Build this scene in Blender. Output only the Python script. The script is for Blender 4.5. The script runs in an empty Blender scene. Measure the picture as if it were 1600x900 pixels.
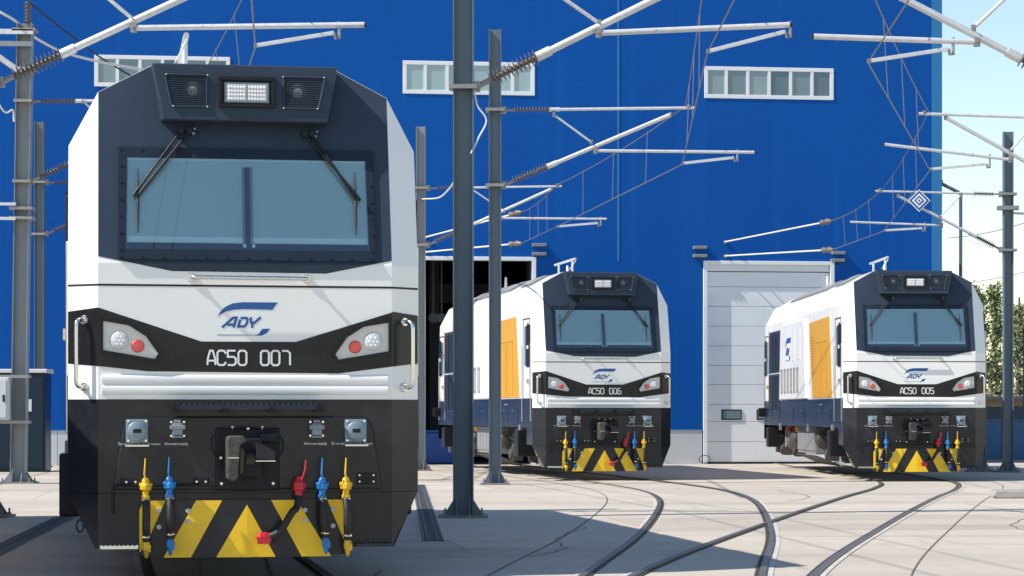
import bpy, math, random
from math import radians as R, sin, cos, pi, tan
from mathutils import Vector, Matrix
random.seed(7)

# ------------------------------------------------------------------ camera, sky, sun, exposure
scn = bpy.context.scene
F, CX, HY, H = 3800.0, 800.0, 646.0, 1.45        # focal length in photo pixels, horizon row, eye height
cam = bpy.data.cameras.new('camera'); camo = bpy.data.objects.new('camera', cam)
scn.collection.objects.link(camo); scn.camera = camo
camo.location = (0, 0, H); camo.rotation_euler = (R(90), 0, 0)
cam.sensor_width = 36; cam.lens = F/1600*36; cam.shift_y = (HY-450)/1600
cam.clip_start = 0.5; cam.clip_end = 5000

SUN_AZ = (-cos(R(18)), -sin(R(18))); SUN_EL = R(46)
w = bpy.data.worlds.new('World'); scn.world = w; w.use_nodes = True
nt = w.node_tree
sky = nt.nodes.new('ShaderNodeTexSky'); sky.sky_type = 'NISHITA'; sky.sun_disc = False
sky.sun_elevation = SUN_EL; sky.sun_rotation = math.atan2(SUN_AZ[0], SUN_AZ[1]) % (2*pi)
sky.altitude = 0; sky.air_density = 1.22; sky.dust_density = 0.0; sky.ozone_density = 1.7
bg = nt.nodes['Background']; bg.inputs['Strength'].default_value = 0.125
nt.links.new(sky.outputs[0], bg.inputs['Color'])
sl = bpy.data.lights.new('sun', 'SUN'); sl.energy = 5.0; sl.angle = R(0.53); sl.color = (1.0, 0.94, 0.84)
so = bpy.data.objects.new('sun', sl); scn.collection.objects.link(so)
tos = Vector((SUN_AZ[0]*cos(SUN_EL), SUN_AZ[1]*cos(SUN_EL), sin(SUN_EL)))
so.rotation_euler = tos.to_track_quat('Z', 'Y').to_euler(); so.location = (-30, -10, 40)
scn.view_settings.view_transform = 'Standard'; scn.view_settings.look = 'None'
scn.view_settings.exposure = 0.45; scn.view_settings.gamma = 1.0
scn.view_settings.use_curve_mapping = False

COL = scn.collection
BROT = R(7.3)
# ------------------------------------------------------------------ materials
def mat(name, col, rough=0.5, metal=0.0, var=0.0, vscale=4.0, bump=0.0, bscale=60.0, dirt=None, dirtamt=0.0, dscale=3.0, coat=0.0, spec=0.5):
    m = bpy.data.materials.new(name); m.use_nodes = True
    n = m.node_tree.nodes; l = m.node_tree.links; b = n['Principled BSDF']
    b.inputs['Roughness'].default_value = rough; b.inputs['Metallic'].default_value = metal
    b.inputs['Specular IOR Level'].default_value = spec
    if coat: b.inputs['Coat Weight'].default_value = coat; b.inputs['Coat Roughness'].default_value = 0.06
    c = (*col, 1); b.inputs['Base Color'].default_value = c
    tc = n.new('ShaderNodeTexCoord'); src = None
    if var > 0:
        t = n.new('ShaderNodeTexNoise'); t.inputs['Scale'].default_value = vscale; t.inputs['Detail'].default_value = 6
        l.new(tc.outputs['Object'], t.inputs['Vector'])
        mx = n.new('ShaderNodeMix'); mx.data_type = 'RGBA'
        mx.inputs['A'].default_value = (*[x*(1-var) for x in col], 1); mx.inputs['B'].default_value = (*[min(1, x*(1+var)) for x in col], 1)
        l.new(t.outputs['Fac'], mx.inputs['Factor']); src = mx.outputs['Result']
        rr = n.new('ShaderNodeMapRange'); rr.inputs['To Min'].default_value = max(0.02, rough*0.75); rr.inputs['To Max'].default_value = min(1, rough*1.3)
        l.new(t.outputs['Fac'], rr.inputs['Value']); l.new(rr.outputs[0], b.inputs['Roughness'])
    if dirt:
        t2 = n.new('ShaderNodeTexNoise'); t2.inputs['Scale'].default_value = dscale; t2.inputs['Detail'].default_value = 9; t2.inputs['Roughness'].default_value = 0.7
        l.new(tc.outputs['Object'], t2.inputs['Vector'])
        mr = n.new('ShaderNodeMapRange'); mr.inputs['From Min'].default_value = 0.48; mr.inputs['From Max'].default_value = 0.75; mr.inputs['To Max'].default_value = dirtamt
        l.new(t2.outputs['Fac'], mr.inputs['Value'])
        m2 = n.new('ShaderNodeMix'); m2.data_type = 'RGBA'; m2.inputs['A'].default_value = c; m2.inputs['B'].default_value = (*dirt, 1)
        if src: l.new(src, m2.inputs['A'])
        l.new(mr.outputs[0], m2.inputs['Factor']); src = m2.outputs['Result']
    if src: l.new(src, b.inputs['Base Color'])
    if bump > 0:
        t3 = n.new('ShaderNodeTexNoise'); t3.inputs['Scale'].default_value = bscale; t3.inputs['Detail'].default_value = 5
        l.new(tc.outputs['Object'], t3.inputs['Vector'])
        bp_ = n.new('ShaderNodeBump'); bp_.inputs['Strength'].default_value = bump; bp_.inputs['Distance'].default_value = 0.02
        l.new(t3.outputs['Fac'], bp_.inputs['Height']); l.new(bp_.outputs[0], b.inputs['Normal'])
    return m

M = {}
M['white'] = mat('white_paint', (0.80, 0.80, 0.79), 0.28, var=0.02, vscale=1.5, bump=0.05, bscale=2.2, dirt=(0.55, 0.52, 0.47), dirtamt=0.12, dscale=1.3, coat=0.3)
M['navy'] = mat('navy_paint', (0.014, 0.024, 0.044), 0.3, var=0.12, vscale=2, bump=0.05, bscale=2.5, dirt=(0.08, 0.08, 0.085), dirtamt=0.35, spec=0.35)
M['slate'] = mat('slate_blue_paint', (0.029, 0.043, 0.068), 0.4, var=0.12, vscale=2, bump=0.06, bscale=2.5, dirt=(0.06, 0.075, 0.10), dirtamt=0.3, dscale=1.5, spec=0.25)
M['black'] = mat('black_gloss_paint', (0.014, 0.016, 0.024), 0.2, var=0.25, vscale=2, bump=0.09, bscale=2.4, dirt=(0.06, 0.055, 0.055), dirtamt=0.4, dscale=2.0, spec=0.32)
M['band'] = mat('band_black_paint', (0.010, 0.010, 0.014), 0.22, var=0.1, bump=0.05, bscale=2.2, dirt=(0.05, 0.05, 0.05), dirtamt=0.25, spec=0.3)
M['yellow'] = mat('yellow_side_paint', (0.58, 0.30, 0.02), 0.35, var=0.05, vscale=2, bump=0.04, bscale=3)
M['plow_y'] = mat('hazard_yellow_paint', (0.90, 0.57, 0.010), 0.4, var=0.06, vscale=5, dirt=(0.30, 0.22, 0.09), dirtamt=0.25, dscale=5, bump=0.05, bscale=8)
M['rubber'] = mat('black_rubber', (0.012, 0.012, 0.013), 0.6, bump=0.1, bscale=60)
M['matt'] = mat('matt_black_metal', (0.012, 0.013, 0.017), 0.45, var=0.2, vscale=6, spec=0.25)
M['grime'] = mat('grimy_dark_steel', (0.045, 0.042, 0.040), 0.65, var=0.4, vscale=7, dirt=(0.18, 0.14, 0.10), dirtamt=0.6, dscale=6, bump=0.2, bscale=30)
M['wheel'] = mat('wheel_steel', (0.07, 0.055, 0.045), 0.5, 0.6, var=0.3, vscale=8, dirt=(0.16, 0.09, 0.05), dirtamt=0.6, dscale=7)
M['under'] = mat('grey_box_paint', (0.22, 0.23, 0.25), 0.45, var=0.12, vscale=4, dirt=(0.28, 0.24, 0.19), dirtamt=0.5, dscale=4)
M['steel'] = mat('brushed_stainless_steel', (0.72, 0.71, 0.68), 0.28, 1.0, var=0.06, vscale=20)
M['chrome'] = mat('bright_metal', (0.8, 0.8, 0.8), 0.18, 1.0)
M['sock'] = mat('grey_blue_socket_metal', (0.20, 0.27, 0.32), 0.4, 0.3, var=0.1, vscale=20)
M['blue_v'] = mat('blue_valve_paint', (0.01, 0.19, 0.52), 0.4, var=0.2, vscale=20, dirt=(0.06, 0.07, 0.08), dirtamt=0.7, dscale=14)
M['yel_v'] = mat('yellow_valve_paint', (0.78, 0.46, 0.01), 0.4, var=0.2, vscale=20, dirt=(0.12, 0.09, 0.05), dirtamt=0.7, dscale=14)
M['red_v'] = mat('red_valve_paint', (0.50, 0.010, 0.025), 0.4, var=0.2, vscale=20, dirt=(0.07, 0.04, 0.04), dirtamt=0.7, dscale=14)
M['logo'] = mat('logo_blue_print', (0.008, 0.085, 0.29), 0.35)
M['print'] = mat('white_print', (0.78, 0.78, 0.78), 0.5)
M['blind'] = mat('pale_sunblind', (0.60, 0.69, 0.69), 0.8, var=0.05, vscale=1.5)
M['rail_w'] = mat('pale_blind_rail', (0.85, 0.92, 0.93), 0.5)
M['lens'] = mat('clear_lamp_lens', (0.62, 0.63, 0.64), 0.12, var=0.2, vscale=60, bump=0.6, bscale=90, coat=0.6)
M['reflector'] = mat('lamp_reflector', (0.58, 0.57, 0.56), 0.3, 0.3, var=0.12, vscale=14)
M['redlens'] = mat('red_lamp_lens', (0.62, 0.075, 0.06), 0.2, bump=0.3, bscale=120, coat=0.6)
M['led'] = mat('led_lens', (0.85, 0.87, 0.90), 0.15, bump=0.3, bscale=150, coat=0.6)
M['mast'] = mat('mast_grey_blue_paint', (0.105, 0.15, 0.185), 0.42, var=0.12, vscale=1.5, dirt=(0.20, 0.19, 0.18), dirtamt=0.35, dscale=2.5, bump=0.05, bscale=6)
M['mast_l'] = mat('mast_light_grey_paint', (0.22, 0.24, 0.26), 0.45, var=0.1, vscale=1.5, dirt=(0.30, 0.27, 0.24), dirtamt=0.4, dscale=2.5)
M['base'] = mat('mast_foot_steel', (0.17, 0.17, 0.17), 0.6, var=0.25, vscale=8, dirt=(0.26, 0.19, 0.13), dirtamt=0.6, dscale=9)
M['galv'] = mat('galvanised_tube', (0.62, 0.63, 0.64), 0.42, 0.35, var=0.12, vscale=12, dirt=(0.42, 0.40, 0.38), dirtamt=0.4, dscale=10)
M['clamp'] = mat('dull_clamp_metal', (0.30, 0.29, 0.28), 0.5, 0.6, var=0.2, vscale=30)
M['insul'] = mat('brown_insulator', (0.15, 0.12, 0.10), 0.4, var=0.2, vscale=15)
M['wire'] = mat('copper_grey_wire', (0.20, 0.20, 0.20), 0.5, 0.5)
M['cable_w'] = mat('pale_cable', (0.66, 0.66, 0.64), 0.5)
M['rail'] = mat('rail_worn_steel', (0.20, 0.17, 0.15), 0.4, 0.7, var=0.3, vscale=5, dirt=(0.14, 0.085, 0.055), dirtamt=0.7, dscale=8)
M['groove'] = mat('dark_groove_bed', (0.035, 0.030, 0.026), 0.95, var=0.4, vscale=9)  # flat dark tone of the flangeway strips and drain bed
M['seal'] = mat('pale_rail_sealant', (0.50, 0.465, 0.42), 0.85, var=0.25, vscale=6, dirt=(0.14, 0.12, 0.10), dirtamt=0.6)
M['joint'] = mat('slab_joint_filler', (0.10, 0.09, 0.08), 0.95, var=0.5, vscale=3)
M['grate'] = mat('cast_grate', (0.11, 0.115, 0.12), 0.6, 0.4, var=0.3, vscale=12)
M['kerb'] = mat('kerb_concrete', (0.30, 0.28, 0.26), 0.9, var=0.2, vscale=6, bump=0.3, bscale=40)
M['frame'] = mat('white_window_frame', (0.74, 0.76, 0.78), 0.4, var=0.04)
M['pane'] = mat('grey_green_window_glass', (0.16, 0.23, 0.26), 0.06, var=0.25, vscale=0.6, spec=0.8)
M['pane3'] = mat('pale_grey_window_glass', (0.22, 0.29, 0.31), 0.1, var=0.3, vscale=0.8, spec=0.8)
M['pane4'] = mat('dark_grey_window_glass', (0.10, 0.155, 0.19), 0.06, var=0.35, vscale=0.9, spec=0.8)
M['pane2'] = mat('frosted_window_glass', (0.30, 0.42, 0.44), 0.25, var=0.12, vscale=0.8, spec=0.8)
M['door'] = mat('pale_grey_door_panel', (0.78, 0.80, 0.82), 0.42, var=0.04, vscale=0.8, dirt=(0.46, 0.44, 0.41), dirtamt=0.3, dscale=0.8)
M['plinth'] = mat('white_plinth_panel', (0.52, 0.55, 0.58), 0.55, var=0.06, vscale=1.0, dirt=(0.42, 0.40, 0.36), dirtamt=0.35, dscale=1.2)
M['cornertrim'] = mat('light_blue_corner_trim', (0.015, 0.17, 0.40), 0.45, var=0.05)
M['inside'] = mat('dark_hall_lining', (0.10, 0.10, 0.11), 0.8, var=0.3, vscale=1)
M['bin_blue'] = mat('blue_plastic', (0.02, 0.10, 0.38), 0.4, var=0.1)
M['wallblue'] = mat('blue_wall_panel', (0.025, 0.11, 0.23), 0.6, var=0.12, vscale=1.2, dirt=(0.12, 0.16, 0.20), dirtamt=0.4)
M['ochre'] = mat('ochre_wall', (0.45, 0.25, 0.10), 0.8, var=0.15, vscale=0.5)
M['cabinet'] = mat('pale_cabinet_paint', (0.50, 0.53, 0.55), 0.45, var=0.06)
M['teal'] = mat('teal_cabinet_paint', (0.006, 0.020, 0.038), 0.3, var=0.3, vscale=1.5, spec=0.25)
M['bark'] = mat('poplar_bark', (0.11, 0.09, 0.07), 0.9, var=0.3, vscale=8)
M['framedark'] = mat('windscreen_frame_paint', (0.013, 0.022, 0.038), 0.45, var=0.15, vscale=3, spec=0.2)
M['roofgrey'] = mat('roof_grey', (0.22, 0.225, 0.23), 0.6, var=0.15, vscale=3)
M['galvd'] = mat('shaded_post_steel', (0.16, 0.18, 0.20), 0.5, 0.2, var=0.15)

def leaf_mat():
    m = bpy.data.materials.new('poplar_leaf'); m.use_nodes = True
    n = m.node_tree.nodes; l = m.node_tree.links; b = n['Principled BSDF']
    t = n.new('ShaderNodeTexNoise'); t.inputs['Scale'].default_value = 1.4; tc = n.new('ShaderNodeTexCoord')
    l.new(tc.outputs['Object'], t.inputs['Vector'])
    cr = n.new('ShaderNodeValToRGB'); cr.color_ramp.elements[0].color = (0.14, 0.18, 0.065, 1); cr.color_ramp.elements[1].color = (0.34, 0.38, 0.18, 1)
    cr.color_ramp.elements[0].position = 0.35; cr.color_ramp.elements[1].position = 0.7
    l.new(t.outputs['Fac'], cr.inputs[0]); l.new(cr.outputs[0], b.inputs['Base Color']); b.inputs['Roughness'].default_value = 0.55
    return m
M['leaf'] = leaf_mat()

def glass_mat():
    m = bpy.data.materials.new('windscreen_glass'); m.use_nodes = True
    n = m.node_tree.nodes; l = m.node_tree.links; n.remove(n['Principled BSDF'])
    out = n['Material Output']; tr = n.new('ShaderNodeBsdfTransparent'); tr.inputs[0].default_value = (0.89, 0.965, 0.98, 1)
    gl = n.new('ShaderNodeBsdfGlossy'); gl.inputs['Roughness'].default_value = 0.02; gl.inputs['Color'].default_value = (0.95, 0.97, 1, 1)
    fr = n.new('ShaderNodeFresnel'); fr.inputs[0].default_value = 1.6
    mr = n.new('ShaderNodeMath'); mr.operation = 'ADD'; mr.inputs[1].default_value = 0.03; mx = n.new('ShaderNodeMixShader')
    l.new(fr.outputs[0], mr.inputs[0]); l.new(mr.outputs[0], mx.inputs[0]); l.new(tr.outputs[0], mx.inputs[1]); l.new(gl.outputs[0], mx.inputs[2]); l.new(mx.outputs[0], out.inputs[0])
    return m
M['glass'] = glass_mat()

def cladding_mat():
    m = bpy.data.materials.new('blue_wall_cladding'); m.use_nodes = True
    n = m.node_tree.nodes; l = m.node_tree.links; b = n['Principled BSDF']; b.inputs['Roughness'].default_value = 0.6; b.inputs['Specular IOR Level'].default_value = 0.15
    tc = n.new('ShaderNodeTexCoord'); sp = n.new('ShaderNodeSeparateXYZ'); l.new(tc.outputs['Object'], sp.inputs[0])
    t = n.new('ShaderNodeTexNoise'); t.inputs['Scale'].default_value = 0.35; t.inputs['Detail'].default_value = 5
    mp = n.new('ShaderNodeMapping'); mp.inputs['Scale'].default_value = (1, 1, 0.5); l.new(tc.outputs['Object'], mp.inputs[0]); l.new(mp.outputs[0], t.inputs['Vector'])
    mx = n.new('ShaderNodeMix'); mx.data_type = 'RGBA'; mx.inputs['A'].default_value = (0.0, 0.066, 0.31, 1); mx.inputs['B'].default_value = (0.0, 0.090, 0.38, 1)
    l.new(t.outputs['Fac'], mx.inputs['Factor'])
    # faint vertical streaks of old run-off
    t2 = n.new('ShaderNodeTexNoise'); mp2 = n.new('ShaderNodeMapping'); mp2.inputs['Scale'].default_value = (2.4, 1, 0.06)
    l.new(tc.outputs['Object'], mp2.inputs[0]); l.new(mp2.outputs[0], t2.inputs['Vector']); t2.inputs['Scale'].default_value = 1.0; t2.inputs['Detail'].default_value = 7
    mr = n.new('ShaderNodeMapRange'); mr.inputs['From Min'].default_value = 0.55; mr.inputs['From Max'].default_value = 0.8; mr.inputs['To Max'].default_value = 0.3
    l.new(t2.outputs['Fac'], mr.inputs['Value'])
    m2 = n.new('ShaderNodeMix'); m2.data_type = 'RGBA'; m2.inputs['B'].default_value = (0.01, 0.13, 0.42, 1)
    l.new(mx.outputs['Result'], m2.inputs['A']); l.new(mr.outputs[0], m2.inputs['Factor']); l.new(m2.outputs['Result'], b.inputs['Base Color'])
    # shallow horizontal ribs every 0.25 m
    mu = n.new('ShaderNodeMath'); mu.operation = 'MULTIPLY'; mu.inputs[1].default_value = 2*pi/0.25; l.new(sp.outputs['Z'], mu.inputs[0])
    sn = n.new('ShaderNodeMath'); sn.operation = 'SINE'; l.new(mu.outputs[0], sn.inputs[0])
    pw = n.new('ShaderNodeMath'); pw.operation = 'GREATER_THAN'; pw.inputs[1].default_value = 0.9; l.new(sn.outputs[0], pw.inputs[0])
    bp_ = n.new('ShaderNodeBump'); bp_.inputs['Strength'].default_value = 0.32; bp_.inputs['Distance'].default_value = 0.012
    l.new(pw.outputs[0], bp_.inputs['Height']); l.new(bp_.outputs[0], b.inputs['Normal'])
    return m
M['clad'] = cladding_mat()

def concrete_mat():
    m = bpy.data.materials.new('yard_concrete'); m.use_nodes = True
    n = m.node_tree.nodes; l = m.node_tree.links; b = n['Principled BSDF']; b.inputs['Roughness'].default_value = 0.85
    tc = n.new('ShaderNodeTexCoord')
    def noise(scale, det, sc=(1, 1, 1), rot=0):
        mp = n.new('ShaderNodeMapping'); mp.inputs['Scale'].default_value = sc; mp.inputs['Rotation'].default_value = (0, 0, rot)
        l.new(tc.outputs['Object'], mp.inputs[0]); t = n.new('ShaderNodeTexNoise'); t.inputs['Scale'].default_value = scale; t.inputs['Detail'].default_value = det
        t.inputs['Roughness'].default_value = 0.62; l.new(mp.outputs[0], t.inputs['Vector']); return t.outputs['Fac']
    def mr(v, a, b_, c, d):
        r = n.new('ShaderNodeMapRange'); r.inputs['From Min'].default_value = a; r.inputs['From Max'].default_value = b_; r.inputs['To Min'].default_value = c; r.inputs['To Max'].default_value = d
        l.new(v, r.inputs['Value']); return r.outputs[0]
    def mix(a, bcol, f):
        x = n.new('ShaderNodeMix'); x.data_type = 'RGBA'
        if isinstance(a, tuple): x.inputs['A'].default_value = (*a, 1)
        else: l.new(a, x.inputs['A'])
        x.inputs['B'].default_value = (*bcol, 1); l.new(f, x.inputs['Factor']); return x.outputs['Result']
    c = mix((0.44, 0.385, 0.325), (0.53, 0.475, 0.41), noise(0.45, 8))
    c = mix(c, (0.31, 0.275, 0.24), mr(noise(0.22, 6, (0.5, 1.8, 1), 0.15), 0.48, 0.70, 0, 0.65))
    c = mix(c, (0.58, 0.525, 0.455), mr(noise(1.3, 9), 0.52, 0.8, 0, 0.5))
    c = mix(c, (0.23, 0.20, 0.175), mr(noise(3.2, 10), 0.6, 0.82, 0, 0.45))
    c = mix(c, (0.30, 0.275, 0.25), mr(noise(0.7, 5, (6, 0.35, 1), -0.35), 0.57, 0.75, 0, 0.42))   # old tyre drag marks
    c = mix(c, (0.13, 0.115, 0.10), mr(noise(0.9, 12, (1, 0.6, 1), 0.5), 0.66, 0.78, 0, 0.5))   # oil drips
    bk = n.new('ShaderNodeTexBrick'); mp = n.new('ShaderNodeMapping'); mp.inputs['Rotation'].default_value = (0, 0, -BROT); l.new(tc.outputs['Object'], mp.inputs[0]); l.new(mp.outputs[0], bk.inputs['Vector'])
    bk.inputs['Scale'].default_value = 1.0; bk.inputs['Brick Width'].default_value = 5.6; bk.inputs['Row Height'].default_value = 4.2; bk.inputs['Mortar Size'].default_value = 0.011; bk.inputs['Mortar Smooth'].default_value = 0.3
    bk.inputs['Color1'].default_value = (1, 1, 1, 1); bk.inputs['Color2'].default_value = (0.84, 0.835, 0.83, 1); bk.inputs['Mortar'].default_value = (0.55, 0.53, 0.50, 1)
    ml = n.new('ShaderNodeMix'); ml.data_type = 'RGBA'; ml.blend_type = 'MULTIPLY'; ml.inputs['Factor'].default_value = 1.0; l.new(c, ml.inputs['A']); l.new(bk.outputs['Color'], ml.inputs['B']); c = ml.outputs['Result']
    l.new(c, b.inputs['Base Color'])
    bp_ = n.new('ShaderNodeBump'); bp_.inputs['Strength'].default_value = 0.25; bp_.inputs['Distance'].default_value = 0.01
    l.new(noise(25, 8), bp_.inputs['Height']); l.new(bp_.outputs[0], b.inputs['Normal'])
    return m
M['concrete'] = concrete_mat()

# ------------------------------------------------------------------ mesh helpers
class MB:
    def __init__(s): s.v = []; s.f = []
    def add(s, vs, fs):
        o = len(s.v); s.v += [tuple(p) for p in vs]; s.f += [[i+o for i in f] for f in fs]; return s
    def box(s, c, d, rot=None, taper=None):
        x, y, z = [k/2 for k in d]; vs = []
        for k in (-1, 1):
            t = 1 if (taper is None or k < 0) else taper
            for (i, j) in ((-1, -1), (1, -1), (1, 1), (-1, 1)): vs.append(Vector((i*x*t, j*y*t, k*z)))
        if rot is not None: vs = [rot @ p for p in vs]
        c = Vector(c); vs = [p+c for p in vs]
        return s.add(vs, [[3, 2, 1, 0], [4, 5, 6, 7], [0, 1, 5, 4], [1, 2, 6, 5], [2, 3, 7, 6], [3, 0, 4, 7]])
    def bb(s, x0, x1, y0, y1, z0, z1): return s.box(((x0+x1)/2, (y0+y1)/2, (z0+z1)/2), (abs(x1-x0), abs(y1-y0), abs(z1-z0)))
    def poly(s, pts): return s.add(pts, [list(range(len(pts)))])
    def prism(s, a, b):
        n = len(a); fs = [list(range(n))[::-1], list(range(n, 2*n))] + [[i, (i+1) % n, n+(i+1) % n, n+i] for i in range(n)]
        return s.add(list(a)+list(b), fs)
    def tube(s, pts, r, n=10, closed=False):
        pts = [Vector(p) for p in pts]; k = len(pts); rs = r if isinstance(r, (list, tuple)) else [r]*k
        vs = []; up = None
        for i, p in enumerate(pts):
            if closed: d = pts[(i+1) % k]-pts[i-1]
            else: d = (pts[min(i+1, k-1)]-pts[max(i-1, 0)])
            d.normalize()
            if up is None: up = Vector((0, 0, 1)) if abs(d.z) < 0.9 else Vector((1, 0, 0))
            a = d.cross(up); a.normalize(); b = a.cross(d); up = b
            for j in range(n): vs.append(p+(a*cos(2*pi*j/n)+b*sin(2*pi*j/n))*rs[i])
        fs = []
        for i in range(k if closed else k-1):
            for j in range(n):
                i2 = (i+1) % k; fs.append([i*n+j, i*n+(j+1) % n, i2*n+(j+1) % n, i2*n+j])
        if not closed: fs += [list(range(n))[::-1], [(k-1)*n+j for j in range(n)]]
        return s.add(vs, fs)
    def lathe(s, p0, d, prof, n=14):
        d = Vector(d).normalized(); return s.tube([Vector(p0)+d*t for t, r in prof], [max(r, 1e-4) for t, r in prof], n)
    def build(s, name, m, parent=None, smooth=False, bevel=0.0, stuff=False):
        me = bpy.data.meshes.new(name); me.from_pydata(s.v, [], s.f); me.update()
        me.materials.append(M[m] if isinstance(m, str) else m)
        if smooth: me.shade_smooth(); me.set_sharp_from_angle(angle=R(40))
        o = bpy.data.objects.new(name, me); COL.objects.link(o)
        if parent is not None: o.parent = parent
        if stuff: o['kind'] = 'stuff'
        if bevel:
            md = o.modifiers.new('bevel', 'BEVEL'); md.width = bevel; md.segments = 2; md.limit_method = 'ANGLE'; md.angle_limit = R(30)
        return o
def tag(o, label, cat, group=None, kind=None):
    if label: o['label'] = label
    if cat: o['category'] = cat
    if group: o['group'] = group
    if kind: o['kind'] = kind
    return o
def empty(name, loc, rz=0):
    o = bpy.data.objects.new(name, None); COL.objects.link(o); o.location = loc; o.rotation_euler = (0, 0, rz); o.empty_display_size = 0.3; return o
def kids(o): return [c for c in bpy.data.objects if c.parent == o]
def copy_tree(o, parent=None, tree=None):
    if tree is None:
        tree = {}
        for c in bpy.data.objects:
            if c.parent: tree.setdefault(c.parent, []).append(c)
    c = o.copy(); COL.objects.link(c); c.parent = parent
    for ch in tree.get(o, []): copy_tree(ch, c, tree)
    return c
def at(px, py, d): return Vector(((px-CX)/F*d, d, H+(HY-py)/F*d))       # a point of the place, d metres in front of the eye
def gnd(px, py): d = F*H/(py-HY); return Vector(((px-CX)/F*d, d, 0))
def spline(pts, sub=10):
    P = [Vector(p) for p in pts]; P = [2*P[0]-P[1]]+P+[2*P[-1]-P[-2]]; out = []
    for i in range(1, len(P)-2):
        for k in range(sub):
            t = k/sub; a, b, c, d = P[i-1:i+3]
            out.append(0.5*((2*b)+(c-a)*t+(2*a-5*b+4*c-d)*t*t+(3*b-a-3*c+d)*t**3))
    out.append(P[-2]); return out
def sag(a, b, s, n=10):
    a = Vector(a); b = Vector(b); return [a.lerp(b, i/n)-Vector((0, 0, 4*s*(i/n)*(1-i/n))) for i in range(n+1)]
def ribbon(mb, pts, wdt, fmap, closed=False):
    """mitred flat stroke in 2D, mapped into the place by fmap(x, z, depth)"""
    P = [Vector((p[0], p[1])) for p in pts]; k = len(P); L = []; Rr = []
    for i in range(k):
        a = P[i-1] if (i > 0 or closed) else None; b = P[(i+1) % k] if (i < k-1 or closed) else None
        d1 = (P[i]-a).normalized() if a is not None else None; d2 = (b-P[i]).normalized() if b is not None else None
        if d1 is None: d1 = d2
        if d2 is None: d2 = d1
        n1 = Vector((-d1.y, d1.x)); n2 = Vector((-d2.y, d2.x)); m = (n1+n2).normalized(); q = wdt/2/max(0.4, m.dot(n1))
        L.append(P[i]+m*q); Rr.append(P[i]-m*q)
    for i in range(k if closed else k-1):
        j = (i+1) % k; mb.prism([fmap(p.x, p.y, 0) for p in (L[i], L[j], Rr[j], Rr[i])], [fmap(p.x, p.y, 1) for p in (L[i], L[j], Rr[j], Rr[i])])

# ------------------------------------------------------------------ ground and tracks
g = MB(); S = 900
xs = [-S, -60, -20, 20, 60, S]; ys = [-60, 10, 60, 120, S]
gv = [(x, y, 0) for y in ys for x in xs]; nx = len(xs)
g.add(gv, [[j*nx+i, j*nx+i+1, (j+1)*nx+i+1, (j+1)*nx+i] for j in range(len(ys)-1) for i in range(nx-1)])
ground = g.build('ground', 'concrete'); ground['kind'] = 'structure'

T6 = spline([(0.35, 12, 0), (1.45, 21.8, 0), (2.24, 28.4, 0), (2.92, 35.8, 0), (3.25, 41.0, 0), (3.22, 45.2, 0), (2.8, 49, 0), (2.03, 53.5, 0), (0.45, 62.4, 0), (-0.9, 70.5, 0)], 14)
T5 = spline([(0.4, 12, 0), (1.9, 21.7, 0), (4.05, 31.5, 0), (6.3, 41, 0), (7.65, 46.3, 0), (8.4, 50.2, 0), (8.58, 54, 0), (8.5, 60, 0), (8.38, 70.4, 0)], 14)
Y7 = R(9.5)
T7 = [Vector((-2.37+(21.2-d)*tan(Y7), d, 0)) for d in range(-4, 70, 2)]
def offset(path, o):
    out = []
    for i, p in enumerate(path):
        d = path[min(i+1, len(path)-1)]-path[max(i-1, 0)]; d.normalize(); out.append(p+Vector((d.y, -d.x, 0))*o)
    return out
def strip(mb, path, o0, o1, z0, z1=None):
    a = offset(path, o0); b = offset(path, o1); n = len(path); vs = []
    for p, q in zip(a, b): vs += [(p.x, p.y, z0), (q.x, q.y, z0)]
    if z1 is None: mb.add(vs, [[2*i, 2*i+1, 2*i+3, 2*i+2] for i in range(n-1)]); return
    for p, q in zip(a, b): vs += [(p.x, p.y, z1), (q.x, q.y, z1)]
    o = 2*n
    mb.add(vs, [[o+2*i, o+2*i+1, o+2*i+3, o+2*i+2] for i in range(n-1)]+[[2*i, 2*i+2, o+2*i+2, o+2*i] for i in range(n-1)]+[[2*i+1, 2*i+3, o+2*i+3, o+2*i+1] for i in range(n-1)])
def rails(path, txt, dz):
    for sgn, side in ((-1, 'left'), (1, 'right')):
        r = MB(); strip(r, path, sgn*0.76, sgn*0.76+sgn*0.062, 0.002, 0.022+dz); o = r.build('rail', 'rail')
        tag(o, '%s steel rail of %s' % (side, txt), 'rail', 'rails set flush in the concrete yard')
        q = MB(); strip(q, path, sgn*0.718, sgn*0.757, 0.008+dz); q.build('flangeway', 'groove', o)
        q = MB(); strip(q, path, sgn*0.826, sgn*0.885, 0.005+dz); q.build('sealant_strip', 'seal', o)
rails(T7, 'the straight track under the large front locomotive', 0)
rails(T6, 'the curved track leading to the middle locomotive', 0.0)
rails(T5, 'the curved track leading to the rightmost locomotive', 0.0015)

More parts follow.
